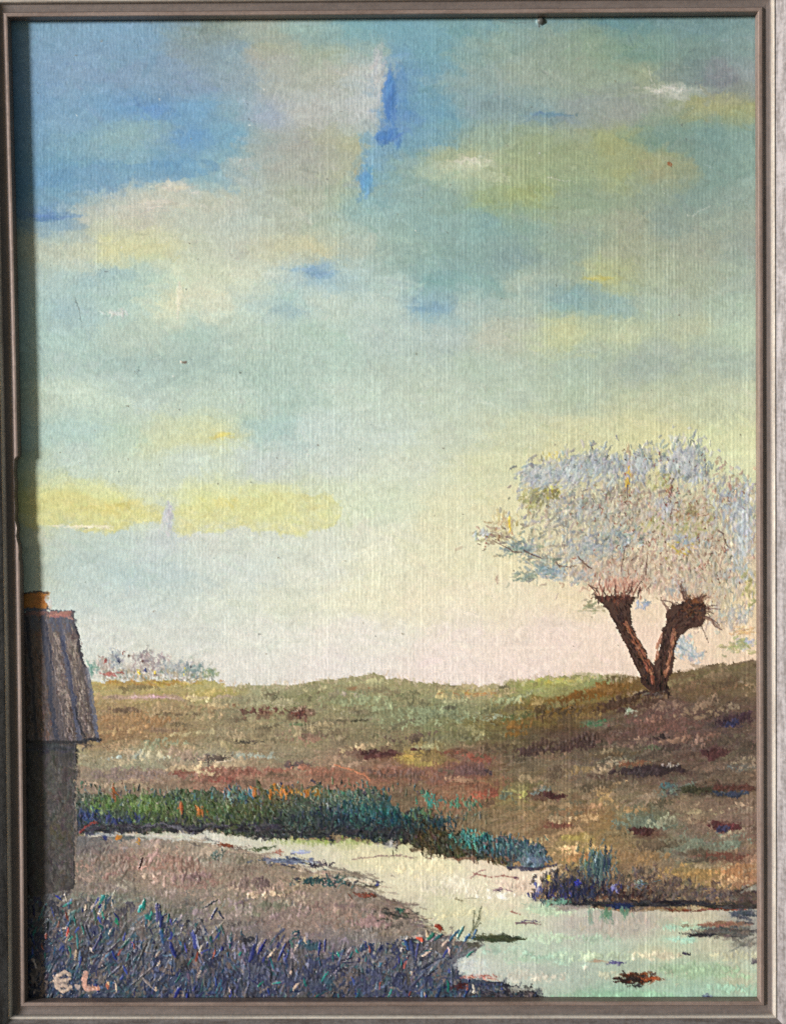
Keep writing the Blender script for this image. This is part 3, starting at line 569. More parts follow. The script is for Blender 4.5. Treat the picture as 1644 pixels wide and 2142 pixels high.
for _ in range(150):
    t = rng.random() * (len(edge) - 1); k = int(t); f = t - k
    x = edge[k][0] * (1 - f) + edge[k + 1][0] * f; y = edge[k][1] * (1 - f) + edge[k + 1][1] * f
    stroke(x + rng.normal(6, 16), y + rng.normal(0, 5), rng.uniform(14, 46), rng.uniform(2, 5), math.radians(rng.normal(12, 8)), cl([(150,132,118),(122,108,98),(168,152,132),(190,178,152),(104,96,92)][int(rng.integers(5))], 12), .6, .16, o_bk if rng.random() < .6 else o_st)
for n, cx, cy, rx, ry, pal in [(260,330,1800,200,40,[(166,146,130),(150,120,108),(120,104,98),(176,156,138)]), (200,560,1870,200,40,[(150,136,120),(126,112,100),(160,142,128),(112,106,98)]), (260,330,1890,260,26,[(120,128,118),(110,110,104),(140,132,118),(96,104,104),(150,140,124)]), (160,700,1920,160,30,[(156,138,126),(140,120,112),(120,110,104)]), (120,200,1840,60,50,[(120,108,104),(146,128,118),(106,98,100)])]:
    tuft(n // 2, cx, cy, rx, ry, pal, (8,24), (2,4.5), -55, 30, .5, .22, o_bk, mask=bankm, jit=16)

# ---- green reed bed along the far side of the stream
o_rb = oid('reed_bed')
rbm = poly_mask([(150,1658),(300,1662),(420,1656),(560,1648),(700,1645),(800,1660),(850,1690),(900,1705),(935,1735),(990,1748),(1060,1752),(1130,1772),(1150,1796),(1090,1806),(1000,1795),(900,1785),(860,1765),(700,1752),(560,1748),(400,1742),(150,1745)], 14, 12)
RB = rows({
 1655: [(160,92,96,84),(260,84,100,70),(360,82,96,72),(470,88,96,86),(580,112,100,70),(680,96,104,78),(800,96,104,88),(950,104,110,86)],
 1685: [(160,70,84,78),(215,90,112,68),(300,92,114,66),(370,84,102,62),(450,80,100,60),(540,82,92,60),(640,74,86,74),(740,66,92,86),(830,60,88,86),(930,92,104,84)],
 1712: [(160,50,66,96),(230,62,78,78),(300,74,96,58),(400,82,92,56),(520,74,86,56),(620,58,76,70),(720,40,66,76),(820,26,70,76),(900,62,62,46),(980,60,84,84)],
 1735: [(160,70,72,84),(260,72,68,78),(400,72,70,80),(560,66,68,70),(700,54,58,60),(830,50,54,60),(910,72,64,40),(1000,54,100,98),(1100,64,90,98)],
 1775: [(880,66,60,42),(960,70,76,62),(1040,58,84,92),(1120,72,94,104)],
 1800: [(960,74,66,46),(1040,84,80,74),(1120,104,120,130)],
})
Rf = shepard(RB, 1.8, 14)
colr[rbm] = Rf[rbm]; own[rbm] = o_rb; hgt[rbm] = 0.08
brush_field(Rf, rbm, 1200, (12, 26), (3, 7), 80, 25, 10, 5, 0.6, 0.2, o_rb, jit=14)
brush_field(Rf, rbm, 3600, (6, 16), (2, 4.5), 82, 30, 14, 8, 0.7, 0.34, o_rb, jit=34)
up_edge = [(x, 1652 - 10 * math.sin(x / 90)) for x in range(165, 900, 9)]
for x, y in up_edge:
    stroke(x, y + rng.normal(0, 7), rng.uniform(10, 22), rng.uniform(2.5, 5), math.radians(rng.normal(88, 18)), cl([(70,100,90),(60,76,70),(96,110,80),(60,110,110),(120,96,80),(54,60,84)][int(rng.integers(6))], 14), .85, .3, o_rb)
for n, cx, cy, rx, ry, pal in [(40,960,1700,60,30,[(110,116,92),(96,110,96),(130,116,88)]),(60,220,1682,26,14,[(106,132,74),(86,112,62)]), (90,300,1680,40,16,[(108,136,76),(88,116,62),(124,146,92)]), (40,190,1706,26,12,[(40,60,110),(36,50,100),(60,84,130)]), (40,250,1712,40,7,[(50,62,116),(44,54,100)]),
                              (14,378,1688,5,12,[(186,112,56),(150,84,44)]), (14,420,1696,10,9,[(196,122,56),(176,104,50)]), (26,586,1658,18,11,[(206,132,52),(190,116,50)]), (22,645,1656,26,7,[(190,136,60),(176,120,60)]), (10,240,1655,4,10,[(150,90,50)]), (8,530,1652,8,6,[(190,120,60)]),
                              (30,500,1660,30,14,[(90,140,140),(60,96,120),(120,150,150)]), (60,760,1690,50,24,[(46,100,110),(40,84,96),(60,120,110)]), (50,820,1712,30,10,[(16,84,92),(20,96,96),(20,60,84)]), (50,700,1700,50,20,[(44,60,90),(40,76,84),(60,70,76)]),
                              (40,720,1664,50,12,[(110,140,130),(80,120,110),(120,130,100)]), (30,900,1672,24,12,[(60,140,124),(80,150,130)]), (26,970,1680,30,8,[(96,140,116),(80,130,110)]), (30,880,1702,26,7,[(92,120,90)]),
                              (50,895,1745,24,26,[(70,60,36),(56,48,32),(90,80,48)]), (60,985,1752,36,18,[(48,120,116),(70,156,146),(40,90,96),(96,176,160)]), (60,1050,1766,34,18,[(60,110,120),(50,84,100),(110,150,150),(130,110,110)]), (50,1110,1778,28,22,[(70,104,110),(90,120,130),(60,80,100)]), (30,1120,1800,24,7,[(130,146,166),(110,130,150)]), (50,950,1785,70,7,[(64,54,38),(80,72,44)]), (24,1040,1798,30,6,[(120,92,70),(90,80,60)]), (40,930,1720,20,12,[(40,74,84),(34,60,72)])]:
    tuft(n, cx, cy, rx * 1.15, ry * 1.15, pal, (9,24), (2.5,5.5), 82, 20, .78, .4, o_rb, jit=18)
tuft(150, 480, 1716, 330, 12, [(40,52,60),(46,62,56),(52,56,74),(34,44,54)], (10,24), (3,6), 84, 20, .7, .34, o_rb, gauss=False)
tuft(120, 480, 1668, 330, 18, [(110,130,110),(96,124,120),(134,130,100),(150,150,130),(84,110,120),(60,70,90)], (8,20), (2,4), 84, 20, .8, .4, o_rb, gauss=False)
tuft(90, 860, 1720, 90, 22, [(40,66,76),(30,52,64),(60,88,92),(56,54,46)], (10,24), (3,5), 84, 18, .75, .36, o_rb)
tuft(160, 380, 1731, 210, 7, [(70,68,80),(48,48,60),(92,90,100),(36,36,46)], (14,34), (3,6), 0, 16, .75, .3, o_rb, gauss=False)
tuft(120, 690, 1741, 160, 6, [(50,54,58),(40,42,50),(62,62,60)], (12,28), (3,6), 0, 18, .75, .28, o_rb, gauss=False)
for x in (630, 690, 745, 775, 815): line([(x,1752),(x+2,1742),(x+10,1732),(x+22,1728)], 4, 3, (40,44,58), .9, .4, o_rb)
line([(300,1728),(340,1722),(365,1728),(390,1745)], 3, 2.5, (110,108,120), .8, .35, o_rb)
line([(168,1742),(178,1730),(195,1722),(205,1722)], 3.5, 3, (150,70,66), .8, .3, o_rb)
# stripes of light water, weeds and islets on the stream
tuft(70, 330, 1748, 110, 4, [(206,202,184),(190,192,176),(216,212,198)], (12,28), (3,5), 3, 10, .75, .22, o_st)
tuft(50, 470, 1752, 60, 6, [(216,214,196),(206,206,190)], (14,32), (4,7), 4, 12, .6, .2, o_st)
tuft(30, 262, 1752, 46, 5, [(90,100,100),(70,78,84),(120,120,110)], (10,22), (3,5), 0, 20, .75, .25)
tuft(10, 247, 1752, 8, 5, [(196,132,52)], (8,14), (4,7), -60, 30, .85, .3); tuft(6, 292, 1758, 4, 5, [(206,150,60)], (8,12), (3,5), 80, 20, .85, .3); tuft(8, 222, 1752, 5, 5, [(40,56,110)], (8,12), (3,5), 80, 20, .85, .3)
tuft(60, 700, 1760, 120, 6, [(150,170,84),(170,184,112),(130,150,70)], (7,15), (2.5,5), 85, 20, .6, .16)
tuft(16, 812, 1768, 20, 6, [(170,168,162),(190,186,180)], (10,20), (4,7), 90, 20, .6, .15)
o_is = oid('islet')
tuft(60, 610, 1800, 60, 8, [(110,120,144),(84,92,120),(130,140,156),(60,66,90)], (14,32), (3,6), 8, 10, .75, .22, o_is)
tuft(30, 670, 1808, 26, 6, [(70,60,76),(96,80,90),(50,50,72)], (8,18), (2,4), 20, 40, .75, .25, o_is)
tuft(22, 455, 1788, 14, 12, [(110,130,124),(80,100,90),(60,80,80)], (8,16), (3,5), -50, 40, .75, .3, o_is)
tuft(18, 475, 1768, 20, 4, [(120,66,50),(140,84,60)], (10,22), (3,5), 12, 10, .75, .2, o_is)
tuft(20, 550, 1775, 24, 4, [(84,100,64),(110,124,90)], (10,20), (3,5), 8, 10, .7, .2, o_is); tuft(8, 585, 1782, 10, 3, [(160,84,66)], (8,16), (2,4), 8, 8, .7, .2)
tuft(14, 625, 1783, 22, 3, [(186,196,226),(150,160,200)], (10,24), (2,4), -4, 6, .8, .25)
tuft(90, 680, 1843, 55, 12, [(50,88,88),(40,70,72),(70,110,106),(58,60,66)], (8,20), (3,6), -40, 40, .8, .32, o_is)
tuft(20, 770, 1852, 20, 4, [(80,76,72),(96,88,80)], (14,30), (2,4), 10, 10, .7, .2, o_is); tuft(6, 787, 1849, 4, 4, [(70,76,140)], (8,12), (2,4), -60, 20, .9, .3)
line([(690,1812),(740,1828),(790,1842)], 5, 3, (110,100,92), .7, .2); tuft(30, 740, 1830, 50, 6, [(150,136,118),(110,100,90)], (18,36), (2,4), 14, 8, .6, .15)
tuft(24, 770, 1872, 22, 5, [(110,70,56),(150,84,70),(80,66,56)], (12,26), (3,5), 24, 14, .75, .25, o_is)
tuft(24, 830, 1890, 40, 6, [(120,104,96),(140,124,114)], (18,34), (3,5), 14, 10, .6, .15)
tuft(44, 830, 1912, 34, 12, [(70,70,66),(56,58,56),(90,84,76)], (10,24), (3,6), 6, 18, .7, .22, o_is); tuft(10, 838, 1904, 14, 4, [(60,120,100),(40,90,84)], (8,14), (3,5), 90, 20, .85, .3)
for pts, c, w in [([(740,1795),(790,1790),(830,1788),(870,1795)], (150,124,118), 2.5), ([(990,1826),(1030,1832),(1062,1832),(1085,1836)], (150,90,84), 2.2), ([(985,1835),(1005,1822),(1015,1820)], (140,90,96), 2), ([(1030,1862),(1050,1858),(1072,1865)], (150,120,130), 2), ([(1075,1928),(1110,1930),(1130,1934)], (110,70,80), 2.5), ([(1080,1931),(1100,1926),(1128,1928)], (80,60,100), 2), ([(1064,1908),(1085,1912)], (150,90,80), 2.5), ([(955,1880),(962,1885),(968,1883)], (110,100,70), 1.8), ([(975,1880),(1000,1878)], (160,156,130), 1.5)]:
    line(pts, w, w * .7, c, .85, .22)
stroke(1080, 1834, 12, 5, 0, rgb((96,60,84)), .9, .25); stroke(1046, 1861, 10, 4, 0, rgb((70,50,84)), .9, .25)
tuft(26, 960, 1795, 46, 3, [(120,90,70),(150,120,100)], (10,24), (2,4), 3, 8, .6, .15)
for x0, x1, y in ((1060,1165,1813), (1090,1125,1818)): line([(x0,y),((x0+x1)/2,y+2),(x1,y-2)], 5, 3, (70,68,90), .85, .3)

# ---- blue-green shrub on the right bank, dark waterline
o_sh = oid('shrub')
shm = poly_mask([(1120,1880),(1135,1830),(1190,1815),(1290,1815),(1340,1820),(1400,1835),(1480,1852),(1600,1850),(1600,1898),(1160,1895)], 10, 8)
brush_field(np.broadcast_to(rgb((92,84,80)), F.shape), shm, 420, (10, 24), (4, 8), -75, 30, 0, 0, .6, .2, o_sh, jit=20)
tuft(420, 1205, 1855, 75, 30, [(70,72,84),(60,62,90),(96,92,84),(56,60,70),(110,100,86)], (12,28), (3,6), -82, 16, .75, .3, o_sh)
tuft(60, 1185, 1868, 60, 18, [(50,52,110),(60,64,130),(40,44,84)], (10,22), (3,5), -85, 16, .8, .32, o_sh)
tuft(90, 1250, 1810, 32, 34, [(76,104,100),(96,120,104),(60,90,96),(90,110,124),(110,124,100)], (16,38), (3,5.5), -85, 12, .75, .32, o_sh)
tuft(22, 1252, 1800, 24, 20, [(110,150,140),(150,170,176),(60,76,120)], (12,26), (2.5,4), -86, 10, .85, .38, o_sh)
tuft(420, 1350, 1858, 90, 28, [(120,100,84),(100,82,74),(84,72,70),(140,116,92),(76,66,70)], (8,18), (3,5.5), -70, 35, .65, .22, o_sh)
tuft(60, 1290, 1868, 60, 14, [(84,52,46),(96,60,50),(60,44,44)], (10,20), (4,7), -70, 30, .75, .25, o_sh)
tuft(16, 1340, 1850, 24, 14, [(150,170,160),(96,120,110),(110,130,150)], (10,20), (2,4), 30, 40, .8, .35, o_sh)
tuft(12, 1282, 1858, 10, 14, [(120,120,170),(150,150,186),(70,70,130)], (18,28), (3,5), -80, 20, .85, .4, o_sh)
tuft(10, 1208, 1845, 8, 8, [(56,66,170)], (12,20), (4,6), -85, 10, .9, .3, o_sh); tuft(6, 1148, 1838, 5, 6, [(206,190,80)], (8,14), (3,5), 80, 10, .85, .3); tuft(14, 1125, 1862, 10, 14, [(84,90,150),(110,116,160)], (10,20), (2.5,4), -80, 12, .85, .3, o_sh)
tuft(260, 1480, 1872, 80, 18, [(112,98,90),(96,84,84),(130,112,96),(90,86,92)], (8,18), (3,6), -60, 40, .6, .2, o_sh)
tuft(100, 1558, 1878, 34, 18, [(76,62,56),(90,74,66),(60,52,52),(100,90,86)], (12,24), (5,9), 0, 40, .7, .18, oid('dark_bank')); tuft(16, 1572, 1858, 18, 5, [(150,150,136)], (12,22), (4,7), -20, 15, .6, .18)
tuft(150, 1215, 1862, 75, 24, [(44,46,74),(36,40,60),(56,54,76),(70,62,60),(50,60,90)], (12,26), (3,5.5), -84, 14, .85, .36, o_sh)
tuft(70, 1330, 1874, 70, 14, [(56,44,46),(66,50,50),(46,42,50)], (8,18), (3,6), -70, 30, .75, .28, o_sh)
tuft(60, 1252, 1812, 30, 32, [(64,92,96),(84,108,104),(52,70,92),(110,130,130),(46,58,76)], (18,40), (2.5,5), -86, 10, .85, .38, o_sh)
tuft(60, 1410, 1868, 70, 18, [(92,78,72),(112,96,86),(76,68,70)], (8,18), (3,6), -60, 40, .6, .22, o_sh)
o_wl = oid('waterline')
tuft(150, 1330, 1889, 160, 5, [(56,54,60),(44,44,50),(66,60,60)], (18,40), (4,7), 1, 6, .8, .22, o_wl, gauss=False)
tuft(60, 1530, 1896, 60, 5, [(76,68,64),(60,56,58)], (18,36), (4,7), 2, 6, .75, .2, o_wl)
tuft(36, 1300, 1895, 24, 5, [(44,56,96),(36,46,80)], (16,32), (5,8), 6, 8, .85, .22, o_wl)
tuft(40, 1160, 1888, 24, 8, [(140,190,164),(160,206,176),(90,150,130)], (8,18), (3,5), -40, 40, .7, .25, o_st)
tuft(60, 1190, 1898, 40, 6, [(170,160,150),(150,144,140)], (14,30), (3,5), 2, 10, .6, .15, o_st)
tuft(18, 1234, 1914, 5, 14, [(140,166,150)], (16,30), (4,7), 90, 8, .6, .15, o_st); tuft(40, 1270, 1914, 14, 12, [(110,150,124),(90,130,104)], (12,24), (3,6), 85, 20, .65, .18, o_st); tuft(20, 1306, 1908, 10, 8, [(104,146,120)], (10,20), (3,6), 85, 16, .65, .18, o_st)
tuft(110, 1300, 1932, 110, 20, [(184,176,166),(170,164,160),(206,190,166),(196,190,176)], (12,26), (3,5), 88, 22, .5, .16, o_st)
for x in range(1400, 1545, 18): stroke(x + rng.normal(0,4), 1903 + rng.normal(0,1.5), 30, 4, math.radians(rng.normal(0,4)), cl((130,70,56),14), .8, .2, o_wl)
o_sp = oid('sandbank')
tuft(110, 1525, 1948, 70, 16, [(84,84,84),(70,72,76),(100,96,92),(110,100,90)], (16,36), (4,8), -3, 10, .7, .18, o_sp)
tuft(40, 1500, 1932, 46, 5, [(150,112,92),(136,100,84)], (16,34), (4,7), -5, 8, .65, .15, o_sp); tuft(40, 1555, 1912, 26, 10, [(70,78,90),(84,92,104)], (12,26), (4,8), 0, 20, .7, .18, o_sp)
tuft(26, 1465, 1955, 22, 3, [(56,56,60)], (12,26), (3,5), -4, 6, .75, .2, o_sp); tuft(40, 1560, 1972, 26, 9, [(140,138,126),(110,108,104)], (14,26), (4,7), -30, 20, .5, .12, o_sp); tuft(12, 1580, 2010, 8, 5, [(84,80,90)], (10,18), (3,5), -20, 15, .7, .2)
tuft(14, 1432, 1994, 8, 2, [(74,66,84)], (8,14), (2.5,4), -8, 14, .85, .25, oid('floating_weed')); tuft(26, 1285, 2013, 14, 4, [(84,86,130),(110,110,140)], (8,18), (2.5,4), 8, 12, .75, .22, oid('floating_weed')); tuft(14, 1255, 2010, 18, 3, [(176,150,124)], (12,24), (3,5), 0, 8, .5, .12)
o_i2 = oid('brown_islet')
tuft(90, 1330, 2045, 34, 10, [(110,60,36),(130,76,46),(84,50,36),(60,44,36)], (12,30), (3,6), 5, 25, .8, .26, o_i2); tuft(40, 1315, 2050, 26, 6, [(50,40,38),(66,52,42)], (14,28), (3,6), 2, 10, .8, .25, o_i2); tuft(16, 1332, 2062, 14, 4, [(84,86,76),(56,60,56)], (8,18), (3,5), 0, 20, .8, .22, o_i2); tuft(14, 1365, 2046, 18, 4, [(170,96,60)], (10,26), (2,4), 12, 12, .7, .2, o_i2)
tuft(10, 1476, 2083, 9, 4, [(110,124,150),(90,104,130)], (8,14), (3,5), -10, 20, .8, .22, oid('floating_weed'))
o_shd = oid('grass_shadow')
tuft(110, 1040, 1962, 44, 6, [(74,84,56),(58,70,52),(92,96,66)], (18,40), (3,6), 2, 6, .8, .18, o_shd); tuft(36, 985, 1975, 24, 9, [(96,94,76),(80,82,74)], (14,28), (3,6), -20, 15, .6, .15, o_shd)

# ---- foreground grass, impasto
o_fg = oid('foreground_grass')
fgm = poly_mask([(40,1880),(150,1880),(260,1895),(400,1915),(520,1940),(640,1962),(800,1980),(940,1960),(985,1990),(950,2020),(960,2040),(1060,2062),(1140,2110),(40,2110)], 34, 16) & bankm
ys, xs = np.nonzero(fgm)
flow = vnoise(120, 90, 2)
FGP = [(70,72,84),(92,88,92),(58,62,78),(110,102,100),(76,86,100),(50,54,66),(100,90,96),(84,80,74),(64,78,96)]
for k in rng.integers(0, len(ys), 620):
    j, i = ys[k], xs[k]; c = FGP[int(rng.integers(len(FGP)))]; d = np.clip((GY[j] - 1880) / 110, 0, 1)
    if rng.random() > .25 + d: continue
    scum1(GX[i], GY[j], rng.uniform(8, 26), rng.uniform(6, 20), tuple(.5 * (1 - .3 * d) * np.array(c) + (1 - .5 * (1 - .3 * d)) * B[j, i] * 255), .6, rng.normal(-60, 30), o_fg, .36, .0, fgm)
for k in rng.integers(0, len(ys), 2200):
    j, i = ys[k], xs[k]; y = GY[j]; x = GX[i]
    d = np.clip((y - 1880) / 200, 0, 1)
    b = B[j, i] * 255
    if rng.random() > .45 + 1.4 * d: continue
    pal = [b, b * .72, b * 1.2, b * 1.4, b * .85] + ([] if rng.random() > .3 + d else [(46,54,86), (70,84,118), (54,66,104), (56,92,104), (118,112,112), (70,96,110), (96,84,98), (46,48,58), (132,122,116)])
    if d < .5: pal += [(70,112,112), (150,138,124), (122,130,120), b * 1.3, b]
    L = rng.choice((8, 12, 18, 26, 36)) * rng.uniform(.8, 1.2)
    stroke(x, y, L * 1.1, rng.uniform(3, 7), math.radians(rng.normal(-66 + 70 * flow[j, i], 30)), cl(pal[int(rng.integers(len(pal)))], 12), .75, .42 * rng.uniform(.2, 1.3), o_fg, rng.normal(0, .6), 2)
for k in rng.integers(0, len(ys), 260):
    j, i = ys[k], xs[k]; c = [(52,58,88),(60,90,104),(84,82,92),(96,92,90),(50,52,64),(70,76,104),(110,100,98)][int(rng.integers(7))]
    if GY[j] < 1930 and rng.random() < .6: continue
    scum1(GX[i], GY[j], rng.uniform(6, 16), rng.uniform(8, 22), c, .6, rng.normal(15, 25), o_fg, .34, .03, fgm)
for k in rng.integers(0, len(ys), 300):
    j, i = ys[k], xs[k]
    if rng.random() < .5 and GY[j] > 2000: continue
    c = [(34,110,110),(44,140,130),(50,64,130),(60,76,150),(40,50,100),(150,84,70),(190,176,160),(206,190,170),(40,90,120),(96,120,150)][int(rng.integers(10))]
    stroke(GX[i], GY[j], rng.uniform(12, 30), rng.uniform(3, 5.5), math.radians(rng.normal(-78, 24)), cl(c, 12), .9, rng.uniform(.35, .6), o_fg, rng.normal(0, .7), 2)
for x, y, L, W, a, c in [(302,1892,34,9,-78,(30,128,120)),(294,1900,20,8,-70,(40,150,150)),(214,1880,26,8,-60,(40,140,140)),(222,1893,28,7,88,(30,90,96)),(330,1910,50,8,88,(90,100,140)),(336,1918,52,5,88,(60,70,120)),(408,1965,42,11,80,(70,84,150)),(414,1968,36,5,80,(160,160,180)),(200,1915,38,6,82,(60,90,90)),(246,1928,18,8,60,(40,150,120)),(310,1918,22,9,40,(36,130,126)),(143,1948,24,6,-75,(196,90,76)),(163,1965,40,5,85,(70,140,150)),(185,1950,42,5,70,(70,72,96)),(205,1970,50,5,-62,(70,76,120)),(232,1985,60,5,-42,(56,60,80)),(262,1975,34,5,-50,(56,96,96)),(300,1990,50,5,-66,(60,58,60)),(528,1992,44,8,-76,(50,62,120)),(548,1980,40,8,-60,(40,60,140)),(590,1990,46,5,-66,(50,66,140)),(600,2000,30,4,-66,(84,100,160)),(668,1985,44,6,-80,(40,56,120)),(680,1975,36,4,-84,(60,80,150)),(715,1998,40,4,-66,(70,80,110)),(362,1985,40,10,70,(50,66,130)),(340,1960,36,8,80,(50,90,130)),(372,2075,34,9,-60,(44,60,140)),(392,2084,28,6,-82,(50,64,150)),(240,2032,60,4,-40,(70,70,84)),(300,2040,80,4,-40,(76,76,90)),(448,1910,30,5,-60,(60,70,110)),(462,1912,24,4,60,(50,56,90)),(440,1890,40,4,-30,(60,70,90)),
                         (295,1806,36,4,-72,(104,60,56)),(862,1985,46,10,80,(50,56,100)),(872,1990,40,6,-80,(70,76,130)),(850,1975,30,8,70,(44,76,130)),(878,1963,18,9,30,(206,96,70)),(900,1958,24,10,-40,(60,130,110)),(893,1952,18,7,80,(200,190,150)),(915,1960,26,7,-40,(50,110,110)),(950,1955,36,7,-50,(60,110,130)),(962,1950,34,6,-60,(90,150,150)),(978,1958,30,6,-55,(60,120,170)),(990,1955,30,5,-60,(80,120,150)),(917,1938,22,9,30,(160,72,50)),(890,2020,40,7,-30,(60,66,90)),(868,2010,50,5,70,(56,60,80)),(872,2050,50,6,-45,(70,80,110)),(888,2055,34,5,75,(70,80,110)),(900,2035,40,5,-40,(56,56,70)),(945,2040,40,5,88,(96,110,130)),(915,2080,40,10,-70,(50,80,120))]:
    stroke(x, y, L, W, math.radians(a), cl(c, 8), .95, .6, o_fg, rng.normal(0, .4), 2)
for pts in ([(1007,1897),(1000,1918),(992,1938),(985,1952)], [(992,1902),(990,1925),(988,1945)], [(1003,1930),(992,1945),(984,1958)]): line(pts, 1.6, 2.6, (120,124,96), .8, .2, o_fg)
tuft(40, 1000, 2042, 36, 6, [(190,120,110),(210,160,140),(150,84,80)], (10,22), (2,4), 10, 20, .65, .25, o_bk)
tuft(14, 962, 2060, 16, 12, [(80,40,44),(66,36,40)], (12,24), (4,7), -50, 25, .8, .22, o_bk)
tuft(130, 1040, 2080, 90, 16, [(60,58,64),(48,46,52),(76,72,78),(90,86,90)], (10,24), (3,6), 20, 30, .65, .22, o_bk)
tuft(60, 1085, 2068, 50, 5, [(190,190,176)], (5,12), (2,4), 20, 20, .5, .18, o_st)
tuft(120, 985, 2020, 22, 18, [(204,212,206),(190,204,204),(214,214,200)], (12,26), (4,8), -50, 40, .6, .25, o_st)

# ---- cottage at the left edge
def fillpoly(pts, c, o, rough=2, fine=2, op=1):
    m = poly_mask(pts, rough, fine); colr[m] += op * (rgb(c) - colr[m]); own[m] = o; hgt[m] = 0.05
    return m
o_wall, o_roof, o_chim = oid('cottage_wall'), oid('cottage_roof'), oid('cottage_chimney')
wm = fillpoly([(0,1545),(160,1550),(158,1700),(156,1858),(100,1872),(0,1876)], (78,75,74), o_wall)
brush_field(np.broadcast_to(rgb((78,75,74)), F.shape), wm, 500, (16, 40), (5, 12), 88, 25, 0, 0, .5, .1, o_wall, jit=16)
brush_field(np.broadcast_to(rgb((100,95,91)), F.shape), wm & poly_mask([(95,1600),(160,1590),(160,1830),(120,1840)], 14, 6), 300, (6, 18), (3, 6), 88, 40, 0, 0, .4, .16, o_wall, jit=20)
tuft(50, 110, 1565, 50, 12, [(66,66,74),(54,56,66)], (22,44), (5,9), 0, 14, .7, .1, o_wall); tuft(50, 120, 1750, 40, 40, [(84,80,56),(76,76,70)], (14,30), (5,10), 80, 30, .4, .1, o_wall)
line([(161,1550),(158,1575),(162,1610),(157,1660),(160,1720),(157,1790),(155,1850)], 3, 3, (50,48,50), .85, .3, o_wall); line([(164,1600),(165,1680),(162,1760),(160,1840)], 3.5, 3, (150,134,120), .6, .3)
rm = fillpoly([(0,1282),(60,1280),(155,1281),(166,1330),(180,1390),(194,1470),(210,1548),(0,1550)], (92,86,90), o_roof)
boards = [((40,1290),(62,1548),26,(100,80,70)), ((72,1288),(96,1548),30,(112,88,76)), ((112,1290),(150,1548),26,(150,136,127)), ((142,1290),(188,1548),24,(148,135,125))]
for k, (a, b, w, c) in enumerate(boards):
    ob = oid('roof_board_%d' % k)
    (xa, ya), (xb, yb) = a, b
    m = poly_mask([(xa - w/2, ya), (xa + w/2, ya), (xb + w/2, yb - 6), (xb - w/2, yb - 6)], 2, 2) & rm
    own[m] = ob; hgt[m] = 0.14
    colr[m] += .5 * (rgb((104,92,88)) - colr[m])
    an = math.atan2(yb - ya, xb - xa)
    for _ in range(330):
        t = rng.random(); s = rng.normal(0, .28)
        cc = [c, tuple(v * .62 for v in c), (110,100,100), (84,70,66), tuple(min(255, v * 1.18) for v in c)][int(rng.integers(5))]
        if t < .12: cc = (84,90,106)
        stroke(xa + (xb - xa) * t + s * w, ya + (yb - ya) * t, rng.uniform(8, 26), rng.uniform(2, 4.5), an + rng.normal(0, .12), cl(cc, 9), .55, .22 * rng.uniform(.5, 1.3), ob, 0, 2)
for a, b, c, w in [((58,1292),(78,1548),(46,50,62),6), ((88,1290),(120,1548),(60,66,84),9), ((98,1300),(112,1400),(44,48,66),4), ((124,1290),(168,1548),(84,90,112),9), ((130,1330),(160,1470),(52,58,84),3), ((158,1296),(176,1392),(44,46,60),3.5), ((184,1400),(206,1548),(104,108,124),8), ((158,1480),(182,1552),(40,42,54),3.5)]:
    xs_ = np.linspace(a[0], b[0], 7); ys_ = np.linspace(a[1], b[1], 7)
    line(list(zip(xs_, ys_)), w, w, c, .75, .06, o_roof, 1.2)
line([(60,1279),(100,1276),(156,1278)], 4, 3.5, (56,58,72), .8, .2, o_roof); tuft(40, 130, 1285, 26, 5, [(176,126,112),(160,112,104)], (12,24), (4,7), 0, 10, .75, .2, o_roof); tuft(26, 80, 1283, 26, 4, [(130,96,92)], (12,24), (4,6), 0, 10, .7, .2, o_roof)
line([(172,1549),(190,1546),(212,1545)], 8, 6, (46,48,58), .85, .25, o_roof); line([(20,1549),(100,1551),(172,1550)], 6, 5, (48,48,54), .8, .2, o_roof)
cm = fillpoly([(0,1242),(97,1241),(98,1272),(0,1274)], (176,113,50), o_chim)
brush_field(np.broadcast_to(rgb((176,113,50)), F.shape), cm, 60, (16, 34), (6, 12), 2, 14, 0, 0, .5, .1, o_chim, jit=9)
line([(50,1240),(80,1241),(98,1240)], 3.5, 3.5, (70,62,60), .75, .15, o_chim); line([(98,1244),(99,1258),(98,1272)], 3, 3, (96,80,70), .7, .15, o_chim); line([(50,1275),(75,1272),(98,1276)], 5, 4, (60,64,84), .8, .15, o_chim)
tuft(24, 104, 1265, 5, 12, [(206,206,200)], (8,18), (3,5), 88, 14, .5, .15)

# ---- pollard willow
o_cr, o_tr, o_tw = oid('crown'), oid('trunk'), oid('twig')
blue = [(160,171,175),(146,157,163),(175,182,182),(188,190,184),(122,131,137)]
grey = [(164,160,142),(172,166,144),(154,154,144),(184,176,152),(136,134,118)]
pink = [(192,168,146),(182,154,134),(202,182,156),(168,140,120),(170,154,140)]
olive = [(164,160,104),(176,172,116),(150,148,104),(190,184,128)]
teal = [(140,158,154),(126,146,148),(150,164,152),(112,128,122)]
crm = poly_mask([(1085,985),(1130,962),(1230,950),(1320,955),(1390,935),(1470,935),(1490,985),(1545,1005),(1600,1040),(1600,1240),(1500,1265),(1440,1235),(1350,1230),(1250,1232),(1150,1205),(1100,1160),(1110,1100),(1100,1040)], 22, 12)
for c, n, op in (((196,186,158), 500, .3), ((178,170,148), 300, .3), ((198,178,152), 400, .3), ((156,148,130), 200, .3)):
    brush_field(np.broadcast_to(rgb(c), F.shape), crm, n, (12, 30), (5, 11), -75, 35, 0, 0, op, .14, o_cr, jit=12)
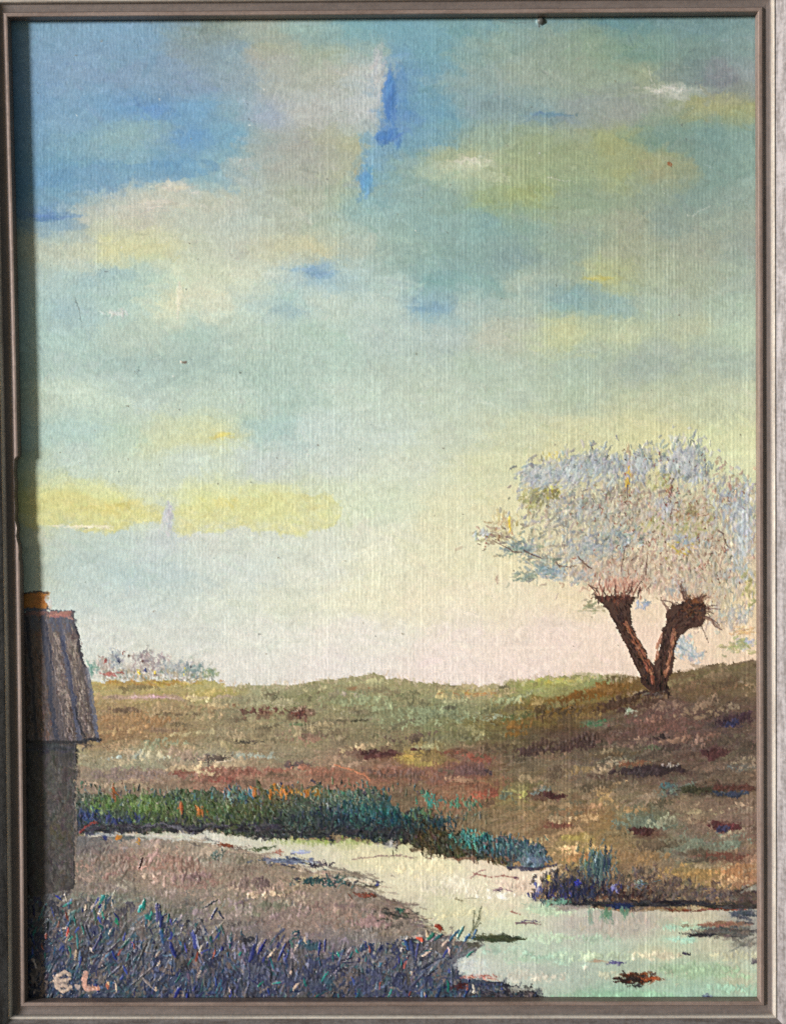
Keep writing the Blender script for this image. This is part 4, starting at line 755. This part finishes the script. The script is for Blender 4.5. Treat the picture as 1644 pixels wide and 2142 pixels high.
for cx, cy, rx, ry, pal, n, an, sp in [
 (1290,1085,190,90,grey,520,-70,45), (1430,1090,150,80,pink,420,-80,40), (1300,1180,180,50,pink,360,-60,45), (1480,1170,110,90,pink + grey,360,-85,30), (1180,1090,90,60,grey + blue,230,-50,45), (1530,1020,60,40,pink + blue,120,-80,35),
 (1230,1060,80,30,blue + grey,170,-60,40), (1330,1070,70,40,grey + pink,150,-80,40), (1300,1030,60,20,[(150,140,120),(170,160,140),(140,130,120)],90,-80,40),
 (1130,998,46,30,blue,230,-52,32), (1195,985,50,36,blue,230,-58,30), (1245,968,30,36,blue,170,-68,24), (1282,978,24,32,blue,110,-84,20), (1338,972,24,36,blue,130,68,26), (1312,985,12,36,blue + pink,60,-78,16), (1425,965,48,48,blue,330,-84,24), (1450,990,40,22,blue,110,-80,28),
 (1240,1145,60,22,[(150,160,166),(138,148,154),(168,174,172)],130,-55,40), (1300,1125,50,26,blue + teal,130,-70,40), (1390,1060,34,24,[(166,170,180),(180,178,180)],70,-85,20), (1440,1130,40,18,[(156,166,174),(166,174,178)],70,-70,30), (1553,1085,26,80,[(154,168,176),(170,180,186),(142,154,164),(188,194,192)],240,-88,14), (1545,1180,36,60,[(170,180,180),(160,170,172),(190,186,170)],150,-88,18), (1520,1060,30,40,[(166,176,186)],60,-85,20),
 (1112,1045,24,24,olive,60,-60,40), (1155,1030,26,12,[(206,196,84),(176,168,84),(130,120,84)],30,-60,40), (1130,1040,30,12,[(120,116,90),(140,136,110)],26,-60,40), (1385,1010,24,24,olive,44,-70,40), (1440,1105,50,22,olive,90,-60,40), (1420,1150,30,18,[(206,186,84),(180,150,70)],18,40,40), (1360,1100,30,14,olive,30,-70,30), (1450,1075,40,22,[(166,150,110),(140,124,96),(180,164,120)],90,-60,50),
 (1090,1145,44,16,teal,80,-20,40), (1130,1170,50,14,teal + grey,70,10,30), (1150,1192,40,14,[(140,162,168),(128,152,160),(160,170,170)],80,-20,40), (1100,1205,26,12,[(130,146,136),(150,158,140)],50,-10,30), (1035,1118,36,18,[(170,160,130),(150,130,110),(186,176,140),(130,116,110)],70,20,30), (1210,1205,50,16,[(160,170,172),(176,170,160)],80,-40,40), (1010,1115,14,14,[(184,194,200)],14,-60,20), (1060,1095,30,24,[(206,190,140),(196,176,130)],40,-80,30),
 (1345,1263,12,10,[(160,176,190),(142,162,184)],14,-50,40), (1430,1350,22,22,[(176,188,192),(162,176,184),(198,204,202)],80,60,40), (1450,1372,20,10,[(172,184,192)],22,50,40), (1560,1345,18,9,[(158,172,186),(178,188,194)],24,-30,40), (1540,1350,36,14,[(176,176,120),(160,166,120)],50,0,30), (1500,1290,60,34,[(206,180,146),(190,170,150),(180,176,166)],130,-60,50), (1545,1285,30,22,[(176,178,176),(166,170,170)],50,-80,30), (1570,1230,16,40,olive,40,-80,30), (1410,1225,60,24,pink,90,-70,30), (1235,1268,26,12,[(150,150,120),(170,164,130)],34,-10,30), (1555,1320,30,9,[(214,180,130)],22,-10,20), (1405,1232,10,14,[(150,160,160)],14,-80,20)]:
    tuft(n, cx, cy, rx, ry, pal, (8,24), (3,7), an, sp, .7, .3, o_cr, jit=16)
for cx, cy, rx, ry, pal, n, an in [(1140,992,46,26,[(192,200,200),(178,190,194),(204,208,202)],70,-52), (1215,978,60,34,[(190,198,198),(176,188,192)],90,-62), (1338,975,22,32,[(188,196,198)],40,68), (1425,962,44,44,[(194,200,200),(180,190,194),(208,210,206)],110,-84), (1300,1085,150,60,[(196,190,170),(206,198,174),(184,186,178)],170,-72), (1450,1110,110,70,[(206,190,166),(196,182,162),(186,188,184)],150,-80), (1290,1205,70,24,[(206,184,160),(196,176,156),(182,180,170),(190,160,140)],150,-80), (1430,1228,70,22,[(206,186,158),(190,172,150),(180,178,168)],120,-80), (1500,1235,60,36,[(200,184,160),(186,182,170),(206,192,158)],100,-75), (1555,1110,20,70,[(196,204,206),(182,194,200)],70,-88), (1220,1160,70,24,[(186,186,172),(172,178,176)],80,-50)]:
    tuft(n, cx, cy, rx, ry, pal, (10,24), (4,7.5), an, 30, .62, .34, o_cr, jit=12)
for cx, cy, rx, ry, n in [(1310,1040,14,50,34), (1400,1030,16,30,30), (1480,1150,60,50,50), (1300,1190,120,40,50), (1375,1130,30,30,26), (1200,1060,80,40,26), (1440,1060,80,40,40), (1040,1130,50,20,18), (1500,1220,50,40,26), (1350,960,120,24,26), (1530,1040,40,20,14), (1310,1130,70,40,26)]:
    tuft(n, cx, cy, rx, ry, [(150,84,66),(120,66,56),(96,70,56),(166,104,80),(84,64,56)], (5,12), (1.8,3.2), -75, 35, .75, .26, o_cr, jit=12)
tuft(22, 1312, 1005, 6, 22, [(212,180,70),(206,170,60)], (6,12), (2,4), -85, 20, .85, .3, o_cr); tuft(14, 1150, 955, 24, 14, [(222,206,110),(214,196,96)], (6,14), (3,5), 60, 30, .6, .2); tuft(8, 1065, 1100, 3, 18, [(222,196,60)], (10,16), (2,4), 88, 8, .85, .3, o_cr)
tuft(260, 1295, 1225, 55, 18, [(206,160,136),(190,140,120),(214,176,150),(170,120,104)], (8,20), (2,4), -85, 24, .6, .26, o_cr)
tuft(120, 1440, 1250, 50, 14, [(206,170,142),(190,150,128)], (8,18), (2,4), -80, 30, .5, .24, o_cr)
# stems: two leaning boles from one foot, with knobbly pollard heads
trunk_l = [(1244,1247),(1256,1258),(1272,1276),(1284,1298),(1303,1337),(1322,1378),(1338,1414),(1350,1440),(1372,1452),(1390,1448),(1382,1420),(1368,1390),(1356,1374),(1340,1342),(1322,1310),(1316,1284),(1320,1264),(1332,1246),(1300,1243),(1270,1246)]
trunk_r = [(1368,1392),(1380,1352),(1384,1322),(1394,1298),(1392,1280),(1402,1268),(1420,1262),(1438,1250),(1458,1248),(1472,1258),(1478,1278),(1474,1298),(1462,1312),(1442,1316),(1424,1328),(1412,1346),(1408,1378),(1402,1404),(1394,1424),(1396,1450),(1372,1450)]
for pts in (trunk_l, trunk_r):
    m = poly_mask(pts, 2.5, 3); colr[m] += .9 * (rgb((62,40,34)) - colr[m]); own[m] = o_tr; hgt[m] = 0.16
def bark(path, w, n, pal):
    P = np.array(path, float)
    for _ in range(n):
        t = rng.random() * (len(P) - 1); k = int(t); f = t - k
        p = P[k] * (1 - f) + P[k + 1] * f; d = P[k + 1] - P[k]; an = math.atan2(d[1], d[0]); s = np.clip(rng.normal(0, .26), -.45, .45)
        ww = np.interp(t, range(len(w)), w)
        stroke(p[0] - math.sin(an) * s * ww, p[1] + math.cos(an) * s * ww, rng.uniform(6, 20), rng.uniform(2, 4), an + rng.normal(0, .2), cl(pal[int(rng.integers(len(pal)))], 10), .75, .3 * rng.uniform(.4, 1.3), o_tr, 0, 2)
dark = [(42,28,27),(56,36,31),(32,23,23),(76,47,37),(62,40,35)]
bark([(1290,1262),(1302,1300),(1322,1345),(1345,1390),(1364,1435)], [60,34,30,30,36], 260, dark)
bark([(1306,1300),(1330,1345),(1352,1385),(1366,1425)], [16,14,14,16], 90, [(150,92,66),(170,112,84),(130,76,54)])
bark([(1446,1278),(1404,1310),(1396,1350),(1386,1400),(1380,1440)], [56,36,28,26,26], 260, dark)
bark([(1410,1320),(1404,1350),(1398,1385),(1390,1410)], [10,10,10,10], 50, [(150,98,74),(176,124,96)])
bark([(1372,1380),(1376,1350),(1386,1320)], [8,8,8], 26, [(170,118,92)])
tuft(90, 1290, 1252, 40, 8, [(52,34,32),(72,46,40),(120,70,54)], (7,16), (3,5), -70, 30, .8, .34, o_tr)
tuft(110, 1448, 1275, 30, 22, [(52,34,32),(84,54,40),(120,76,50),(40,28,28)], (7,16), (3,5), -60, 50, .75, .34, o_tr); tuft(30, 1455, 1256, 14, 7, [(130,84,50),(110,70,44)], (8,14), (3,5), -30, 30, .75, .3, o_tr)
tuft(40, 1372, 1450, 26, 5, [(60,42,38),(84,60,52),(110,100,96)], (10,24), (3,5), -16, 24, .8, .28, o_tr); line([(1350,1446),(1336,1452),(1326,1454)], 5, 3, (64,46,42), .85, .25, o_tr); line([(1390,1440),(1396,1450),(1398,1458)], 5, 3, (52,38,36), .85, .25, o_tr)
for _ in range(24):   # spiky shoots on the left head
    x = rng.uniform(1240, 1336); y = 1244 + rng.normal(0, 4); a = (x - 1288) / 60 * 38 + rng.normal(0, 8); L = rng.uniform(9, 30)
    x2, y2 = x + L * math.sin(math.radians(a)), y - L * math.cos(math.radians(a)); bend = rng.normal(0, 3)
    line([(x, y), ((x + x2) / 2 + bend, (y + y2) / 2), (x2, y2)], 2.8, 1.2, [(70,44,40),(110,66,56),(52,36,34),(150,100,84)][int(rng.integers(4))], .85, .3, o_tw, .6)
for _ in range(26):   # shoots round the right head, drooping on its right side
    a = rng.uniform(-70, 150); L = rng.uniform(10, 44); x, y = 1445 + 28 * math.sin(math.radians(a)), 1278 - 26 * math.cos(math.radians(a))
    x2, y2 = x + L * math.sin(math.radians(a)), y - L * math.cos(math.radians(a)) + .12 * L
    line([(x, y), ((x + x2) / 2, (y + y2) / 2 - 3), (x2, y2)], 2.2, 1.0, [(60,40,38),(96,64,54),(130,96,80)][int(rng.integers(3))], .62, .28, o_tw, .8)
for pts, w in [([(1395,1275),(1382,1250),(1370,1228),(1364,1222)], 4), ([(1424,1262),(1430,1250),(1426,1236),(1424,1215)], 4), ([(1345,1242),(1352,1232),(1360,1224)], 3), ([(1095,1152),(1130,1168),(1160,1176),(1180,1185),(1204,1184)], 3.5), ([(1208,1166),(1218,1174),(1238,1190)], 5), ([(1000,1118),(1030,1132),(1062,1146),(1090,1156)], 2.6), ([(1236,1224),(1246,1230),(1250,1232)], 4), ([(1500,1110),(1514,1128),(1522,1146)], 3.5), ([(1490,1112),(1508,1120),(1518,1138)], 2.5), ([(1390,1100),(1402,1085),(1406,1062),(1420,1048)], 2), ([(1480,1320),(1490,1335),(1500,1345)], 2.5), ([(1490,1300),(1506,1318),(1518,1334)], 2.5), ([(1300,1215),(1298,1195),(1302,1170),(1310,1140)], 2), ([(1312,1040),(1314,1000),(1322,960),(1326,942)], 2), ([(1400,1050),(1402,1020),(1406,1004)], 2.4), ([(1340,1240),(1350,1200),(1352,1160)], 2)]:
    P = np.array(pts, float)
    for k in range(len(P) - 1):
        if rng.random() < .3: continue
        line([P[k], P[k] * .5 + P[k + 1] * .5 + rng.normal(0, 2, 2), P[k + 1]], w * rng.uniform(.5, 1), w * .4, (86,56,50), .66, .26, o_tw, 1.2)

# ---- initials in the lower left corner, flecks, lump of paint under the top rail
o_ini = [oid('initial_0'), oid('initial_1')]
tuft(40, 131, 2056, 14, 18, [(160,142,132),(176,156,142),(140,124,118)], (8,18), (3,5), 30, 50, .85, .34, o_ini[0])
for pts in ([(147,2038),(136,2032),(124,2038),(118,2052),(120,2066),(132,2074),(144,2070),(150,2062)], [(120,2054),(134,2050),(148,2046)], [(124,2062),(134,2058),(142,2062)]): line(pts, 6.5, 5, (196,176,160), .9, .42, o_ini[0], .8)
stroke(163, 2063, 14, 11, .6, rgb((186,168,156)), .85, .4, o_ini[0])
line([(180,2036),(179,2048),(178,2060),(182,2068),(194,2068),(206,2066)], 10, 7.5, (204,160,144), .92, .42, o_ini[1], .8); tuft(14, 192, 2064, 12, 6, [(196,176,164),(180,136,122)], (8,16), (3,5), 10, 40, .7, .4, o_ini[1])
stroke(226, 2062, 14, 9, 1.3, rgb((176,112,90)), .95, .45, o_ini[1]); stroke(228, 2056, 8, 6, 1.3, rgb((230,190,150)), .9, .45, o_ini[1])
o_lump = oid('paint_lump')
stroke(1130, 45, 17, 15, 1.2, rgb((92,96,92)), 1, 0, o_lump, 0, 4, .1, 6)
yy, xx = np.mgrid[0:NY, 0:NX]; dl = ((GX[xx] - 1130) / 9) ** 2 + ((GY[yy] - 45) / 8) ** 2
hgt[dl < 1] += 2.0 * np.sqrt(1 - dl[dl < 1])
stroke(387, 758, 11, 7, .1, rgb((120,110,96)), .95, .1); stroke(380, 757, 6, 5, 0, rgb((216,214,200)), .9, .3)
for _ in range(150):
    x, y = rng.uniform(60, 1575), rng.uniform(60, 1400); stroke(x, y, rng.uniform(2.5, 5), rng.uniform(2, 4), 0, cl([(90,96,92),(220,222,214),(110,100,84)][int(rng.integers(3))]), .6, .15)

# ---- canvas tooth: uneven vertical threads, fainter horizontal ones; paint scuffed thin on the ridges
def threads(n, period):
    e = np.zeros(n); x = 0.0
    pos = []
    while x < n * S + 20: pos.append(x); x += period * rng.uniform(.7, 1.35)
    amp = rng.uniform(.25, 1, len(pos)); pos = np.array(pos); g = np.arange(n) * S
    k = np.clip(np.searchsorted(pos, g) - 1, 0, len(pos) - 2)
    f = (g - pos[k]) / (pos[k + 1] - pos[k])
    return np.sin(np.pi * f) * amp[k]
tv = threads(NX, 7.5)[None, :] * (0.55 + 0.6 * vnoise(14, 90, 2)) + 0.12 * threads(NX, 22)[None, :] ** 3 * (vnoise(40, 160, 2) > -.1)
th = threads(NY, 6.5)[:, None] * (0.5 + 0.6 * vnoise(90, 14, 2))
def blur(a, ky, kx):
    for ax, k in ((0, ky), (1, kx)):
        if k > 1: a = sum(np.roll(a, d - k // 2, ax) for d in range(k)) / k
    return (a - a.mean()) / a.std()
fine_v = blur(rng.random((NY, NX)), 5, 2)                   # short upright marks, the weave showing through the paint
fine_d = sum(np.roll(np.roll(rng.random((NY, NX)), 0, 0), 0, 1) for _ in range(1))
fine_d = fine_d + np.roll(np.roll(fine_d, 1, 0), -1, 1) + np.roll(np.roll(fine_d, 2, 0), -1, 1) + np.roll(np.roll(fine_d, 3, 0), -2, 1)
fine_d = blur(fine_d, 1, 2)                                 # slanting scrub marks
fine_h = blur(rng.random((NY, NX)), 2, 6)
fine = blur(rng.random((NY, NX)), 2, 2)
patch = np.clip(.8 + .9 * vnoise(200, 200, 3), .3, 1.7)
pdiag = np.clip(.3 + 1.6 * vnoise(160, 120, 3), 0, 1)
right = np.clip((GX[None, :] - 200) / 900, .55, 1.1)
low = np.clip((GY - 1400) / 80, 0, 1)[:, None] * np.ones((1, NX))
# ragged edges: drag every mark a little over its neighbours
keep = np.isin(own, [IDS['initial_0'], IDS['initial_1'], IDS['paint_lump']])
dx = 1.1 * fine + 4.4 * NC; dy = 1.1 * blur(rng.random((NY, NX)), 2, 2) + 4.4 * ND
dx[keep] *= .4; dy[keep] *= .4
solid = np.isin(own, [IDS[k] for k in ('trunk', 'twig', 'crown', 'foreground_grass')]); dx[solid] *= .5; dy[solid] *= .5
colr, own, hgt = warp(colr, dx, dy), warp(own, dx, dy), warp(hgt, .5 * dx, .5 * dy)
def box3(a, k):
    for ax in (0, 1):
        a = sum(np.roll(a, d - k // 2, ax) for d in range(k)) / k
    return a
colr = colr + (.25 + .2 * low * (own != o_st) - .2 * (own == o_st))[..., None] * (colr - box3(box3(colr, 7), 5))
colr = np.clip(colr, 0, 1) ** (1 + .10 * low)[..., None]
colr[..., 2] *= 1.012
lum = colr @ np.array((.3, .59, .11))
colr = lum[..., None] + (.93 - .02 * low)[..., None] * (colr - lum[..., None])
rough_own = np.isin(own, [IDS[k] for k in ('foreground_grass', 'reed_bed', 'islet', 'shrub', 'trunk', 'treeline')])
wv = .8 * (tv - tv.mean()) / tv.std() * right * patch + .22 * (th - th.mean()) / th.std()
tooth = .030 * wv + .020 * fine_v * (1 - pdiag) * patch + .022 * fine_d * pdiag + .008 * fine
tooth = tooth * (1 + .25 * low) + rough_own * (.016 * fine_d + .012 * fine)
bank_like = np.isin(own, [IDS['near_bank'], IDS['foreground_grass']])
tooth = tooth + bank_like * .012 * fine_d * pdiag
hgt = np.minimum(hgt, 2.2 * (own == IDS['paint_lump']) + .62) * (1 + .25 * rough_own) + tooth * 1.1
spk = .018 * wv + .02 * fine_v + .012 * fine
spk = spk + low * (.035 * fine + .03 * wv + .03 * fine_d) * (own != o_st)
colr = np.clip(colr * (1 + spk)[..., None], .02, .97)

# ------------------------------------------------------------------ paint layers as meshes, one per painted motif
KALB = 0.82
lin = np.where(colr <= .04045, colr / 12.92, ((colr + .055) / 1.055) ** 2.4) * KALB
PX = unproject(*np.meshgrid(GX, GY), 0.0)
VERT = PX.copy()
VERT[..., 1] = -0.0004 - hgt * 0.001
LIP = np.array([(17, 35), (1585, 24), (1589, 2095), (53, 2097)], float)      # inner edge of the frame, photo pixels
def inside_quad(q):
    X, Y = np.meshgrid(GX, GY); m = np.ones(X.shape, bool)
    for k in range(4):
        (xa, ya), (xb, yb) = q[k], q[(k + 1) % 4]
        m &= ((xb - xa) * (Y - ya) - (yb - ya) * (X - xa)) > 0
    return m
CQ = LIP + np.array([(-9, -12), (9, -12), (9, 9), (-9, 9)])
valid = inside_quad(CQ)
fown = own[:-1, :-1].copy()
fown[~(valid[:-1, :-1] & valid[1:, 1:] & valid[:-1, 1:] & valid[1:, :-1])] = 0
VI = np.arange(NY * NX).reshape(NY, NX)
def motif_mesh(o, mat):
    jj, ii = np.nonzero(fown == o)
    if len(jj) == 0: return None
    q = np.stack([VI[jj, ii], VI[jj + 1, ii], VI[jj + 1, ii + 1], VI[jj, ii + 1]], 1)
    used, inv = np.unique(q.ravel(), return_inverse=True)
    me = bpy.data.meshes.new('mesh')
    me.vertices.add(len(used)); me.vertices.foreach_set('co', VERT.reshape(-1, 3)[used].astype(np.float32).ravel())
    me.loops.add(len(inv)); me.loops.foreach_set('vertex_index', inv.astype(np.int32))
    me.polygons.add(len(jj)); me.polygons.foreach_set('loop_start', (np.arange(len(jj)) * 4).astype(np.int32))
    me.update(calc_edges=True)
    me.polygons.foreach_set('use_smooth', np.ones(len(jj), bool))
    at = me.attributes.new('pigment', 'FLOAT_COLOR', 'POINT')
    c4 = np.ones((len(used), 4), np.float32); c4[:, :3] = lin.reshape(-1, 3)[used]
    at.data.foreach_set('color', c4.ravel())
    me.materials.append(mat)
    me.update()
    return me
thin = paint_material('thin_oil_paint', 0.55, 0.25)
thick = paint_material('impasto_oil_paint', 0.42, 0.35)

def corners(q, ypl): return [unproject(x, y, ypl) for x, y in q]
painting = put('oil_painting', None, label='landscape painting of a pollard willow, stream and cottage, oil on canvas, inside the silver frame', category='painting')
painting.location = (0, 0, 1.2)
bpy.context.view_layer.update()
def part(name, me, parent=painting, label=None, kind=None):
    o = put(name, me, parent)
    if parent is painting: o.matrix_parent_inverse = painting.matrix_world.inverted()
    if label: o['label'] = label
    if kind: o['kind'] = kind
    return o
# stretched canvas behind the paint
cq = corners(CQ, 0.0)
cv_v = [(p[0], 0.0, p[2]) for p in cq] + [(p[0], 0.0165, p[2]) for p in cq]
canvas_m = plaster_material('raw_canvas', (0.5, 0.44, 0.34), 300)
part('canvas', mesh_from(cv_v, [(0, 1, 2, 3), (7, 6, 5, 4), (0, 4, 5, 1), (1, 5, 6, 2), (2, 6, 7, 3), (3, 7, 4, 0)], canvas_m))
def motif(key, name, parent=painting, label=None, mat=thin, kind=None):
    me = motif_mesh(IDS[key], mat)
    return part(name, me, parent, label, kind) if me else None
motif('sky', 'painted_sky', label='painted sky, blue upper left fading to pale cream at the horizon')
for key, lab in [('cloud_grey', 'painted grey cloud beside the deep blue gap'), ('cloud_pale', 'painted pale cloud under the blue upper left'), ('cloud_olive', 'painted olive green cloud upper right'), ('cloud_white_edge', 'painted cloud with white streak near right edge'),
                 ('cloud_violet', 'painted grey violet cloud near the top'), ('cloud_cream', 'painted small cream cloud left of centre'), ('cloud_yellow_small', 'painted small yellow cloud streak'), ('cloud_yellow_left', 'painted yellow cloud at left edge above the chimney'), ('cloud_yellow_right', 'painted long yellow cloud right of the notch')]:
    motif(key, 'painted_cloud', label=lab)
motif('meadow', 'painted_meadow', label='painted brown and green meadow up to the horizon')
motif('hill', 'painted_hill', label='painted brown slope rising to the right below the tree')
motif('treeline', 'painted_treeline', label='painted far trees with yellow flecks on the horizon beside the roof', mat=thick)
motif('mound', 'painted_mound', label='painted small maroon mound in the meadow')
motif('bare_patch', 'painted_bare_ground', label='painted dark maroon patches of bare ground', kind='stuff')
motif('stream', 'painted_stream', label='painted pale stream winding to the lower right')
motif('near_bank', 'painted_riverbank', label='painted mauve brown near bank left of the stream', mat=thick)
motif('reed_bed', 'painted_reed_bed', label='painted green and teal reed bed on the far bank', mat=thick, kind='stuff')
motif('islet', 'painted_islet', label='painted blue and teal islets by the near bank', mat=thick)
motif('brown_islet', 'painted_islet', label='painted brown islet in the lower right water', mat=thick)
motif('sandbank', 'painted_sandbank', label='painted dark grey sandbank at the right edge of the water')
motif('floating_weed', 'painted_water_weed', label='painted small dark flecks floating on the water', kind='stuff')
motif('shrub', 'painted_shrub', label='painted blue and brown shrub on the right bank', mat=thick)
motif('dark_bank', 'painted_rock', label='painted dark brown lump at the right edge above the water')
motif('waterline', 'painted_waterline', label='painted dark waterline under the shrub', mat=thick)
motif('grass_shadow', 'painted_shadow', label='painted dark olive shadow reaching over the water')
motif('foreground_grass', 'painted_grass', label='painted dark blue foreground grass in thick strokes', mat=thick, kind='stuff')
tree = part('painted_tree', None, label='painted pollard willow with two leaning boles and pale crown')
def sub(key, name, par, label=None, mat=thick, kind=None):
    o = motif(key, name, par, label, mat, kind)
    if o: o.matrix_parent_inverse = par.matrix_world.inverted()
    return o
bpy.context.view_layer.update()
sub('crown', 'crown', tree); sub('trunk', 'trunk', tree); sub('twig', 'twig', tree, kind='stuff')
cott = part('painted_cottage', None, label='painted grey cottage with plank roof cut by the left edge')
bpy.context.view_layer.update()
sub('cottage_wall', 'wall', cott); sub('cottage_roof', 'roof', cott); sub('cottage_chimney', 'chimney', cott, 'orange chimney')
for k in range(4): sub('roof_board_%d' % k, 'roof_board', cott)
sig = part('signature', None, label='pale pink painted initials in the lower left corner')
bpy.context.view_layer.update()
for k in range(2): sub('initial_%d' % k, 'letter', sig)
motif('paint_lump', 'paint_lump', label='small dark lump stuck to the canvas under the top rail', mat=thick)

# ------------------------------------------------------------------ frame: four mitred rails, each with a lip and a raised bead
YL = -0.008
LC = [np.array((p[0], p[2])) for p in corners(LIP, YL)]           # TL, TR, BR, BL on the lip plane (x, z)
OUT = [np.array((-1, 1.)), np.array((1, 1.)), np.array((1, -1.)), np.array((-1, -1.))]
frame = put('picture_frame', None, label='narrow worn silver frame with stepped moulding around the landscape painting', category='picture frame')
frame.location = (0, 0, 1.2)
bpy.context.view_layer.update()
def sweep(side, prof, mat, n=90, closed=True, lipfun=None):
    a, b = side, (side + 1) % 4
    nrm = (OUT[a] + OUT[b]) / 2
    t = np.linspace(0, 1, n)
    V = []
    for tt in t:
        bow = 0.0
        if side == 3: bow = -0.0017 * 4 * tt * (1 - tt)         # the left rail is slightly bowed inwards
        for (u, y) in prof:
            uu = u
            if lipfun: uu = lipfun(tt, u)
            p = (LC[a] + OUT[a] * u * .001) * (1 - tt) + (LC[b] + OUT[b] * u * .001) * tt + nrm * (bow + (uu - u) * .001)
            V.append((p[0], y * .001, p[1]))
    k = len(prof); Fc = []
    for i in range(n - 1):
        for j in range(k if closed else k - 1):
            j2 = (j + 1) % k
            Fc.append((i * k + j, i * k + j2, (i + 1) * k + j2, (i + 1) * k + j))
    Fc.append(tuple(range(k - 1, -1, -1))); Fc.append(tuple((n - 1) * k + j for j in range(k)))
    me = mesh_from(V, Fc, mat)
    return me
BODY = [(3.0, -6.6), (3.6, -6.2), (5.2, -6.0), (7.2, -6.4), (9.0, -7.2), (9.8, -9.0), (11.5, -10.3), (15, -13.6), (18.5, -16.8), (21.5, -18.6), (24.5, -19.2), (27, -18.2), (28, -15.5), (28, 17.9), (4.2, 17.9), (4.2, -1.2), (3.0, -1.2)]
LIPP = [(0, -1.3), (0, -7.4), (.35, -7.95), (1.2, -8.05), (2.3, -7.9), (2.7, -7.2), (2.98, -6.4), (2.98, -1.3)]
BEAD = [(7.9, -6.4), (8.0, -8.6), (8.4, -9.5), (9.1, -9.8), (9.75, -9.5), (9.78, -8.0), (9.3, -6.9)]
def chip(tt, u):     # broken lip of the left rail (tt runs from the bottom up)
    y = 2097 + (35 - 2097) * tt
    if u > 2.9: return u
    if 945 < y < 1080: d = 2.6
    elif 1080 <= y < 1170: d = 2.6 * (1170 - y) / 90 + .5 * math.sin(y / 7)
    else: return u
    return max(u, min(2.9, d + .25 * math.sin(y * .13)))
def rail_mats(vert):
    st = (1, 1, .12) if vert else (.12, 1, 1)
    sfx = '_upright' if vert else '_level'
    return (leaf_material('silver_leaf' + sfx, (.25, .232, .236) if vert else (.15, .136, .133), (.09, .078, .076) if vert else (.065, .052, .047), 260, st, .12, .6, .58, .86),  # same leaf; level rails' weaker light is painted in as a darker colour
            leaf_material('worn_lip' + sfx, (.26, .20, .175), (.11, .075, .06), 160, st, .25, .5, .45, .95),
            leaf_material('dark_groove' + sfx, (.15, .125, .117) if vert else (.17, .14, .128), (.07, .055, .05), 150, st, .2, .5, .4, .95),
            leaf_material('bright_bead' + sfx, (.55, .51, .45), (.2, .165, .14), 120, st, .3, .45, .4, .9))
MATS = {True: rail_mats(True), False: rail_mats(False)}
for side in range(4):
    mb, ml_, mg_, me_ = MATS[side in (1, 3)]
    body = sweep(side, BODY, mb); body.materials.append(mg_)
    for p in body.polygons:
        if p.index % len(BODY) < 5 and len(p.vertices) == 4: p.material_index = 1
    rail = put('rail', body, frame); rail.matrix_parent_inverse = frame.matrix_world.inverted()
    bpy.context.view_layer.update()
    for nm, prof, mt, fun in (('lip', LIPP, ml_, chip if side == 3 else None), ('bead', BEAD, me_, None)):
        o = put(nm, sweep(side, prof, mt, 260 if fun else 90, lipfun=fun), rail); o.matrix_parent_inverse = rail.matrix_world.inverted()
        if fun: o['label'] = 'lip with a long piece broken away'
